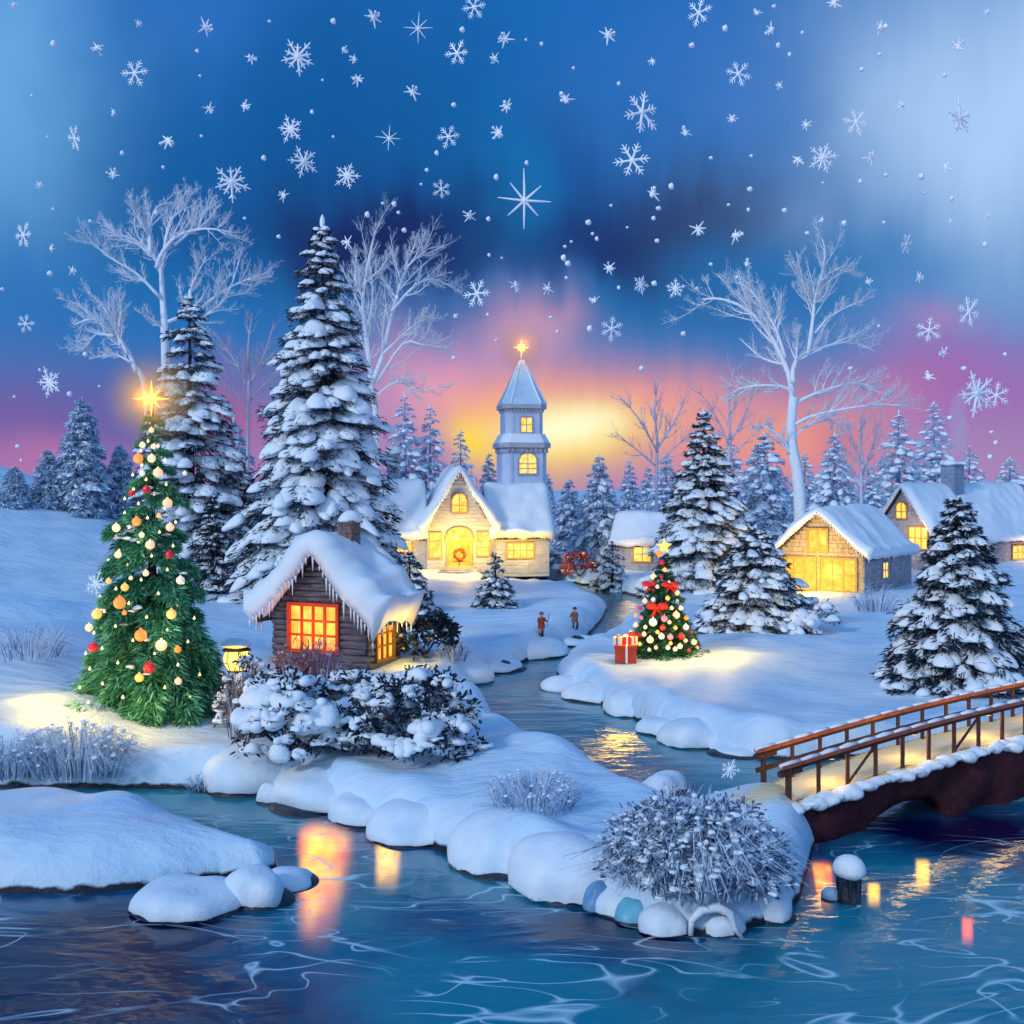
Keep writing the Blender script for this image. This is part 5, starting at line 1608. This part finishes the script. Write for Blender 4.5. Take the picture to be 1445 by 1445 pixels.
# ------------------------------------------------------------------ snow-covered stones along the water
M_rock = mat("dark_wet_rock", (0.012, 0.016, 0.03), .45, (0.05, 0.06, 0.09), 3.0, 0.7, 8)
def stone(px, base, hw, h, label, seed, squash=.85, group="snow-covered stones by the water", zb=None, smooth=.26):
    zb = WL if zb is None else zb
    D = (CAMZ - zb) * F / (base - HZ); sC = F / D
    if group.startswith('snow-c') and seed in (3, 4, 6, 7, 8, 10, 11): hw, h, squash = hw * 1.22, h * .84, 1.15
    if group.startswith('snow p'): hw, h, squash = hw * 1.5, h * .72, .95
    R = hw / sC; H = h / sC * .93
    o = empty('snow_covered_stone', ((px - CX) / sC, D + R * squash * .8, zb))
    b = MB(); b.blob((0, 0, -.02), (R * .97, R * squash * .97, H * .36), 3, NS, .25, .5, flat=1.0); b.build('rock', M_rock, o, smooth=True)
    v, f = ico(4); P = v * np.array((R, R * squash, H))
    P[:, 2] = np.where(v[:, 2] < 0, v[:, 2] * H * .12, H * np.clip(v[:, 2], 0, 1) ** .85)
    nz_ = NS(P + np.array((seed * 3.1, 0, 0)), .30 / max(R, .2)) + .35 * NS(P + seed, .8 / max(R, .2))
    P = P + v * (nz_ * smooth * R)[:, None] * np.array((1, 1, .8)); P[:, 2] += H * .14
    rim = np.exp(-((v[:, 2] + .05) / .12) ** 2); P[:, 2] -= rim * np.clip(NS(P * 1.7 + seed, .8 / max(R, .2)), 0, 1) * H * .12
    sb = MB().add(P, f); sb.build('snow', M_snow, o, smooth=True)
    return tag(o, label, "stone", group)


M_ice = mat("turquoise_ice_snow", (0.10, 0.42, 0.60), .35, (0.24, 0.58, 0.74), 1.5, .3, 5)
stones = [
    (250, 1302, 78, 44, "wide flat dome of snow on a stone, in the water off the left bank", 1), (357, 1284, 48, 50, "round snow-capped stone at the tip of the left bank", 2), (400, 1258, 32, 26, "small snow-capped stone beside the left bank's tip", 3),
    (345, 1122, 66, 62, "big snow dome on the spit opposite the left bank", 4), (378, 1136, 20, 26, "little snow lump between two larger bank domes", 5), (440, 1150, 56, 54, "long snow hump on the spit above the orange glow", 6), (512, 1166, 40, 44, "sloping snow hump right of the orange glow's hump", 7),
    (590, 1192, 62, 42, "lumpy snow mass midway along the spit's edge", 8), (668, 1216, 24, 30, "small stone tucked between two long snow masses", 9), (712, 1238, 62, 64, "large rounded snow boulder on the spit's edge", 10), (812, 1272, 66, 78, "largest snow boulder, left of the frosted thicket", 11),
    (936, 1130, 42, 34, "round snow boulder on the river bank behind the spit", 17),
    (1175, 1272, 14, 14, "tiny snow-capped stone between the red glow and the dark post", 18)]
for (px, base, hw, h_, lab, sd_) in stones: stone(px, base, hw, h_, lab, sd_)
for (px, base, hw, h_, lab, sd_) in [(848, 1288, 26, 34, "dark blue stone, leftmost of three by the thicket", 12), (878, 1296, 32, 38, "pale icy stone, middle of three by the thicket", 13), (900, 1306, 34, 34, "turquoise icy stone, rightmost of three by the thicket", 14)]:
    o = stone(px, base, hw, h_, lab, sd_)
    if sd_ > 12 or True: o.children[1].data.materials[0] = M_ice if sd_ == 14 else M_snow if sd_ == 13 else mat("blue_ice_snow", (0.10, 0.26, 0.50), .4, (0.2, 0.4, 0.62), 1.5, .3, 5)
stone(945, 1322, 38, 38, "grass-striped snow stone below the thicket, left one", 15); stone(1020, 1322, 34, 26, "low snow stone under the thicket's snow arch", 16); stone(1092, 1304, 34, 44, "snow stone under the right end of the thicket", 19)
sc2 = [(800, 975, 26, 20, "first snow puff on the right river bank from the village", 31), (850, 992, 34, 26, "second snow puff on the right river bank", 32), (905, 1012, 32, 30, "third, taller snow puff on the right river bank", 33), (950, 1040, 30, 30, "fourth snow puff on the right river bank", 34),
       (1000, 1056, 40, 40, "fifth, largest snow puff on the right river bank", 35), (1058, 1070, 38, 32, "last snow puff on the right river bank before the bridge", 36),
       (640, 966, 36, 40, "snow bank puff beside the cottage where the river widens", 37), (690, 950, 38, 28, "snow puff on the left river bank below the church", 38), (745, 930, 40, 26, "snow puff on the left river bank below the two children", 39), (800, 912, 34, 22, "snow puff on the left river bank right of the children", 40)]
for (px, base, hw, h_, lab, sd_) in sc2: stone(px, base, hw, h_, lab, sd_, squash=.8, group="snow puffs along the river")
# arch of snow under the thicket
D = 8.5 * F / (1318 - HZ); sC = F / D
a0 = empty('snow_arch', ((1012 - CX) / sC, D + .3, WL)); b = MB()
pts = [((1012 + dx - 1012) / sC, 0, (1316 - y) / sC) for dx, y in ((-34, 1312), (-32, 1290), (-18, 1276), (4, 1272), (22, 1280), (28, 1300), (40, 1316))]
b.tube(pts, [.05, .07, .09, .10, .085, .06, .04], 9); b.build('snow', M_pad, a0, smooth=True)
b = MB(); b.tube([(p[0], .06, p[2] - .07) for p in pts], .05, 6); b.build('branch', M_twig, a0)
tag(a0, "bent branch under snow making a small arch below the thicket", "branch")

# ---- dark post with a round snow cap, in the pool by the bridge
D = 8.7 * F / (1272 - HZ); sC = F / D
po = empty('mooring_post', ((1198 - CX) / sC, D, WL))
b = MB(); b.lathe((0, 0, 0), [(.24, -.5), (.25, .1), (.20, .35), (.22, .5), (.05, .55)], 10)
for i in range(7):
    a = i / 7 * 6.28; b.beam((math.cos(a) * .2, math.sin(a) * .2, -.3), (math.cos(a) * .22, math.sin(a) * .22, .5), .07, .07, up=(1, 0, 0))
b.build('post', M_rock, po)
b = MB(); b.blob((0, 0, .68), (.33, .33, .33), 3, NS, .14, .8, flat=.6); b.build('snow_cap', M_pad, po, smooth=True)
tag(po, "dark post with a round ball of snow standing in the water near the bridge", "post")

# ---- glowing volumes added under the pool to stand for reflections of light
def glow_mat(name, c1, c2, half, H, strength, scale=1.6):
    m = bpy.data.materials.new(name); m.use_nodes = True
    t = m.node_tree; t.nodes.clear(); k = NB(t)
    co = k.node('ShaderNodeTexCoord').outputs['Object']
    z = k.node('ShaderNodeSeparateXYZ'); k.link(co, z.inputs[0])
    n = k.noise(k.vmap(co, scale=(1, 1, .8)), scale / half, 3.0, .6)
    ax = k.math('DIVIDE', k.math('ABSOLUTE', z.outputs[0]), half); ay = k.math('DIVIDE', k.math('ABSOLUTE', z.outputs[1]), half * .8)
    rr = k.math('POWER', k.math('ADD', k.math('POWER', ax, 3.0), k.math('POWER', ay, 3.0)), 1 / 3)
    wob = k.math('MULTIPLY', k.math('SUBTRACT', n, .5), .45)
    fr = k.math('MULTIPLY', k.math('SUBTRACT', 1.0, k.math('ADD', rr, wob)), 2.8, clamp=True)
    zn = k.math('DIVIDE', z.outputs[2], H)
    top = k.math('MULTIPLY', k.math('SUBTRACT', 1.0, k.math('ADD', zn, k.math('MULTIPLY', wob, .3))), 7.0, clamp=True)
    low = k.math('MULTIPLY', k.math('ADD', zn, k.math('MULTIPLY', wob, .5)), 2.2, clamp=True)
    d = k.math('MULTIPLY', k.math('MULTIPLY', fr, k.math('MULTIPLY', top, low)), k.math('MULTIPLY_ADD', n, 1.6, .15))
    cc = k.ramp(n, [(.40, tuple(c1) + (1,)), (.60, tuple(c2) + (1,))])
    e = k.node('ShaderNodeEmission'); k.link(cc, e.inputs[0]); k.link(k.math('MULTIPLY', d, strength / half), e.inputs[1])
    o = k.node('ShaderNodeOutputMaterial'); k.link(e.outputs[0], o.inputs[1])
    return m


M_glowbase = mat("glow_base_iron", (.06, .03, .02), .6)
def added_glow(px, top, bot, hw, label, c1, c2, strength, group=None, z0=.05):
    D = (CAMZ - WL + z0) * F / (top - HZ); sC = F / D
    H = (bot - top) / sC; r = hw / sC
    o = empty('added_water_glow', ((px - CX) / sC, D, WL - z0 - H))
    b = MB(); b.box((0, 0, H * .45), (r * 2.3, r * 1.9, H * 1.1)); b.build('glow', glow_mat("reflection_glow", c1, c2, r, H, strength), o)
    b = MB(); b.lathe((0, 0, 0), [(.01, -.1 * H), (r * .7, -.08 * H), (r * .6, .0), (.01, .02 * H)], 12); b.build('base', M_glowbase, o)
    return tag(o, label, "lantern", group)
added_glow(465, 1160, 1385, 47, "broad orange reflection, built as a glow in the pool beside the left bank", (1.0, .14, .0), (1.0, .42, .0), 6.5)
added_glow(548, 1186, 1285, 21, "narrow yellow reflection, built as a glow under the water, right of the broad orange one", (1.0, .38, .0), (1.0, .58, .02), 3.2)
gq_ = "small glows added under water by the bridge"
added_glow(1158, 1216, 1310, 19, "largest red and yellow glow added under water, left of the snowy post", (1.0, .03, .0), (1.0, .44, .0), 3.4, gq_)
added_glow(1233, 1246, 1296, 10, "tiny yellow glow added under water, right of the snowy post", (1.0, .40, .0), (1.0, .56, .02), 3.4, gq_)
added_glow(1302, 1212, 1282, 11, "slender yellow glow added under water, below the bridge arch", (1.0, .40, .0), (1.0, .56, .02), 3.4, gq_)
added_glow(1365, 1294, 1352, 9, "small red glow added under water, nearest the lower right corner", (1.0, .06, .0), (1.0, .16, .0), 2.4, gq_)

# ------------------------------------------------------------------ two children
def person(px, base, hpx, label, coat, hat, seed, stick=False, face=0.0):
    gq = ground(px, base); sC = F / gq.y; H = hpx / sC
    o = empty('person', (gq.x, gq.y, gq.z), face, H / 1.35)
    me = bpy.data.meshes.new('body')
    V = [(0, 0, .68), (0, 0, .90), (0, 0, 1.04), (0, 0, 1.10), (0, .0, 1.22), (-.09, 0, .62), (-.11, -.08, .34), (-.10, -.02, .05), (-.10, -.12, .03), (.09, 0, .62), (.11, .08, .34), (.12, .12, .06), (.12, .03, .03),
         (-.15, 0, 1.02), (-.23, -.06, .84), (-.20, -.18, .74), (.15, 0, 1.02), (.24, -.04, .86), (.27, -.17, .86 if stick else .70)]
    E = [(0, 1), (1, 2), (2, 3), (3, 4), (0, 5), (5, 6), (6, 7), (7, 8), (0, 9), (9, 10), (10, 11), (11, 12), (2, 13), (13, 14), (14, 15), (2, 16), (16, 17), (17, 18)]
    rad = [.12, .13, .11, .055, .10, .085, .065, .05, .045, .085, .065, .05, .045, .065, .05, .04, .065, .05, .04]
    me.from_pydata(V, E, []); me.update()
    body = bpy.data.objects.new('body', me); COL.objects.link(body); body.parent = o
    md = body.modifiers.new('skin', 'SKIN')
    for i, r in enumerate(rad): me.skin_vertices[0].data[i].radius = (r, r)
    me.skin_vertices[0].data[0].use_root = True
    body.modifiers.new('smooth', 'SUBSURF').levels = 1
    body.modifiers['smooth'].render_levels = 1
    me.materials.append(M_skin)
    b = MB(); b.lathe((0, 0, 0), [(.23, .46), (.20, .70), (.155, .86), (.17, .98), (.13, 1.06), (.06, 1.09)], 14, sq=.8)
    b.tube([(-.15, 0, 1.03), (-.24, -.06, .84), (-.21, -.17, .75)], [.085, .07, .055], 8); b.tube([(.15, 0, 1.03), (.25, -.04, .86), (.275, -.15, .85 if stick else .72)], [.085, .07, .055], 8)
    b.build('coat', coat, o, smooth=True)
    b = MB()
    for x, y in ((-.10, -.03), (.12, .10)): b.tube([(x, y, .44), (x, y, .10)], [.085, .065], 8); b.blob((x, y - .06, .04), (.065, .12, .06), 1)
    b.build('trousers', M_dwood, o, smooth=True)
    b = MB(); b.lathe((0, 0, 1.25), [(.15, -.02), (.14, .0), (.12, .03), (.115, .08), (.08, .12), (.01, .13)], 12); b.build('hat', hat, o, smooth=True)
    if stick:
        b = MB(); b.tube([(.28, -.19, .55), (.34, -.25, 1.32)], .016, 6); b.build('stick', M_raild, o)
    return tag(o, label, "person")
M_skin = mat("skin", (.50, .30, .22), .6)
M_redcoat = mat("red_coat", (.36, .035, .025), .7, (.45, .06, .04), 8)
M_browncoat = mat("brown_coat", (.16, .06, .045), .7, (.26, .10, .06), 8)
person(764, 898, 34, "child in a red coat and tan hat holding a stick near the river", M_redcoat, M_browncoat, 1, True, .5)
person(811, 888, 31, "child in a brown coat and dark cap walking near the river bend", M_browncoat, M_dwood, 2, False, -.8)

# ------------------------------------------------------------------ falling snow
M_flake = mat("snowflake_ice", (.92, .96, 1.0), .3, emit=None)
def flake_mesh(kind, seed):
    rng = np.random.RandomState(seed); b = MB()
    n = {'star': 8, 'fern': 6, 'dense': 10, 'spark': 7}[kind]
    t = {'star': .036, 'fern': .056, 'dense': .060, 'spark': .095}[kind]
    for i in range(n):
        a = i / n * 2 * math.pi + math.pi / 2 + rng.normal() * .05; d = np.array((math.cos(a), 0, math.sin(a))); p = np.array((-math.sin(a), 0, math.cos(a)))
        L = rng.uniform(.86, 1.05) if kind != 'spark' else rng.uniform(.35, 1.1)
        if kind == 'star' and i % 2: L *= .78
        if kind == 'dense' and i % 2: L *= .72
        b.tube([(0, 0, 0), d * L * .5, d * L], [t * 1.2, t, t * .45], 5)
        if kind in ('fern', 'dense'):
            for q in ((.45, .30), (.68, .24)) if kind == 'fern' else ((.62, .22),):
                for sg_ in (-1, 1): b.tube([d * L * q[0], d * L * (q[0] + q[1] * .75) + p * sg_ * q[1] * .8], [t * .8, t * .4], 5)
    b.blob((0, 0, 0), (t * 2.6, t * 1.6, t * 2.6), 1)
    if kind == 'spark':
        for i in range(4):
            q = rng.normal(size=3) * .38; b.tube([q * .1, q], [.09, .06], 5); b.blob(q, rng.uniform(.10, .22), 1, NS, .5, 1.5)
    return b
FK = {}
def flake(px, py, d, kind, label, Y, group, name='snowflake'):
    rng = np.random.RandomState(int(px * 7 + py * 13) % 99991)
    key = (kind, int(px + py) % 4)
    p = at(px, py, Y)
    if key not in FK:
        o = flake_mesh(kind, hash(key[1]) + len(kind)).build(name, M_flake, smooth=False); FK[key] = o.data
    else:
        o = bpy.data.objects.new(name, FK[key]); COL.objects.link(o)
    r = d / 2 / (F / Y)
    o.location = p; o.scale = (r, r, r)
    o.rotation_euler = (rng.uniform(-.35, .35), rng.uniform(0, 6.28) if kind != 'star' else .05, rng.uniform(-.6, .6) if kind != 'star' else .1)
    return tag(o, label, "snowflake", group)


big_flakes = [
    (740, 283, 84, 'star', "eight-rayed star-like snowflake straight above the church star"), (420, 80, 54, 'dense', "large snowflake high above the tallest fir"), (327, 257, 56, 'dense', "large snowflake right of the left bare tree's top"),
    (906, 158, 62, 'fern', "large lacy snowflake, upper of a pair right of centre"), (892, 226, 54, 'fern', "large lacy snowflake, lower of a pair right of centre"), (1354, 167, 54, 'dense', "large bright snowflake against the pale cloud at right"),
    (1161, 223, 48, 'dense', "bright snowflake above the largest bare tree"), (1378, 555, 70, 'dense', "biggest snowflake in the purple sky at right"), (1406, 558, 38, 'fern', "snowflake touching the biggest one in the purple sky"),
    (1367, 440, 46, 'fern', "snowflake at the top of the purple sky at right"), (1311, 466, 38, 'fern', "snowflake just below left of the purple sky's top flake"), (70, 540, 48, 'dense', "snowflake in the purple sky at far left"),
    (33, 332, 40, 'fern', "snowflake near the left edge level with the bare tree's top"), (429, 228, 48, 'dense', "snowflake in the dark blue left of the tallest fir's tip"), (410, 182, 42, 'dense', "snowflake directly above the one beside the tallest fir's tip"),
    (490, 248, 42, 'dense', "snowflake right of the tallest fir's tip"), (590, 40, 42, 'star', "six-rayed thin snowflake near the top, left of centre"), (669, 10, 38, 'fern', "snowflake cut by the top edge near the centre"),
    (645, 75, 38, 'fern', "snowflake just below the one cut by the top edge"), (190, 103, 42, 'fern', "snowflake in the upper left, on the darker blue"), (105, 195, 38, 'fern', "snowflake on the pale blue at upper left"),
    (1208, 172, 40, 'fern', "lacy snowflake left of the bright flake on the pale cloud"), (1042, 104, 40, 'fern', "snowflake in the periwinkle sky at upper right"), (986, 18, 40, 'fern', "snowflake cut by the top edge, right of centre"),
    (673, 414, 46, 'fern', "snowflake left of the church star, where blue turns pink"), (863, 464, 38, 'fern', "snowflake right of the church star over the pink glow"), (904, 402, 32, 'dense', "left one of two snowflakes under the darkest cloud"),
    (953, 407, 32, 'dense', "right one of two snowflakes under the darkest cloud"), (549, 195, 38, 'star', "thin snowflake between the tallest fir's tip and the top edge"), (633, 193, 36, 'fern', "snowflake midway between the fir's tip and the star-like flake"),
    (135, 824, 44, 'dense', "snowflake falling before the left snow slope, beside the green tree"), (1030, 1086, 34, 'dense', "snowflake falling over the river just left of the bridge"), (1279, 344, 32, 'fern', "snowflake right of the largest bare tree's top"),
    (36, 457, 28, 'fern', "small snowflake at far left, above the purple sky"), (623, 267, 30, 'fern', "small snowflake left of the star-like flake")]
for (px, py, d, k_, lab) in big_flakes:
    Y = 16 + (px * 37 + py * 11) % 12
    flake(px, py, d, k_, lab, Y, None)
sparks = [(237, 198, 30), (160, 247, 24), (290, 38, 28), (137, 67, 22), (355, 82, 22), (345, 150, 22), (295, 153, 20), (500, 83, 18), (505, 112, 24), (527, 25, 28), (582, 130, 26), (715, 150, 26), (713, 55, 26), (698, 82, 18), (704, 187, 28),
          (663, 305, 22), (858, 50, 28), (798, 140, 28), (921, 273, 26), (1243, 42, 30), (1352, 67, 28), (1177, 4, 28), (1068, 18, 16), (1088, 42, 22), (1033, 168, 20), (1137, 176, 20), (1126, 225, 24), (1230, 222, 22), (1335, 236, 22),
          (1271, 150, 20), (985, 323, 26), (1038, 332, 26), (859, 378, 24), (728, 402, 24), (773, 407, 20), (838, 424, 18), (967, 187, 22), (921, 86, 16), (400, 276, 20), (55, 262, 16), (72, 350, 14), (102, 382, 16), (195, 33, 14), (20, 9, 16),
          (1332, 499, 22), (1310, 532, 22), (1297, 391, 18), (1225, 398, 16), (490, 342, 22), (1392, 17, 14), (1054, 372, 18), (1341, 312, 14), (1160, 310, 12), (1395, 305, 14), (642, 445, 12), (160, 158, 14), (485, 70, 16), (1100, 120, 14)]
for (px, py, d) in sparks:
    flake(px, py, d, 'spark', "small irregular fleck of falling snow against the sky", 15 + (px * 31 + py * 17) % 14, "small flecks of falling snow")
# tiny grains of snow in the air
rng = np.random.RandomState(31)
grain = MB(); grain.blob((0, 0, 0), 1.0, 1, NS, .3, .5)
gm = None
dots = [(75, 62), (45, 135), (67, 193), (75, 295), (127, 312), (3, 408), (70, 386), (172, 216), (230, 236), (284, 192), (278, 72), (282, 107), (455, 113), (440, 158), (372, 223), (345, 308), (393, 334), (470, 193), (562, 300), (570, 325), (518, 303), (602, 240), (616, 216),
        (594, 260), (556, 288), (540, 287), (640, 148), (652, 42), (742, 56), (764, 62), (809, 96), (873, 118), (700, 250), (743, 230), (689, 309), (797, 348), (806, 341), (795, 364), (801, 372), (830, 314), (836, 330), (842, 337), (862, 290), (885, 321), (929, 294),
        (922, 308), (947, 263), (927, 340), (690, 360), (708, 364), (799, 392), (777, 448), (786, 468), (688, 444), (832, 464), (923, 400), (873, 406), (1003, 223), (1060, 220), (1028, 289), (1056, 296), (1058, 267), (1107, 297), (1139, 329), (1161, 258), (1191, 315),
        (1247, 314), (1214, 256), (1250, 247), (1300, 249), (1305, 272), (1343, 280), (1390, 345), (1098, 64), (1114, 77), (1132, 46), (1241, 77), (1216, 98), (1333, 106), (976, 64), (1023, 40), (1092, 9), (1040, 391), (983, 407), (1003, 373), (964, 471),
        (120, 500), (98, 556), (56, 522), (20, 560), (140, 545), (25, 630), (30, 650), (1399, 610), (1397, 645), (1360, 520), (1340, 590), (1418, 500), (1405, 625), (640, 505), (560, 420), (470, 30), (380, 30), (220, 300), (1240, 460), (1200, 520), (905, 520), (700, 480)]
for (px, py) in dots:
    Y = rng.uniform(14, 30); r = rng.uniform(1.8, 4.0) / (F / Y)
    if gm is None:
        o = grain.build('snow_grain', M_flake, smooth=True); gm = o.data
    else:
        o = bpy.data.objects.new('snow_grain', gm); COL.objects.link(o)
    o.location = at(px, py, Y); o.scale = (r, r, r * rng.uniform(.8, 1.4))
    tag(o, "tiny round grain of snow drifting in the night sky", "snowflake", "tiny grains of falling snow")
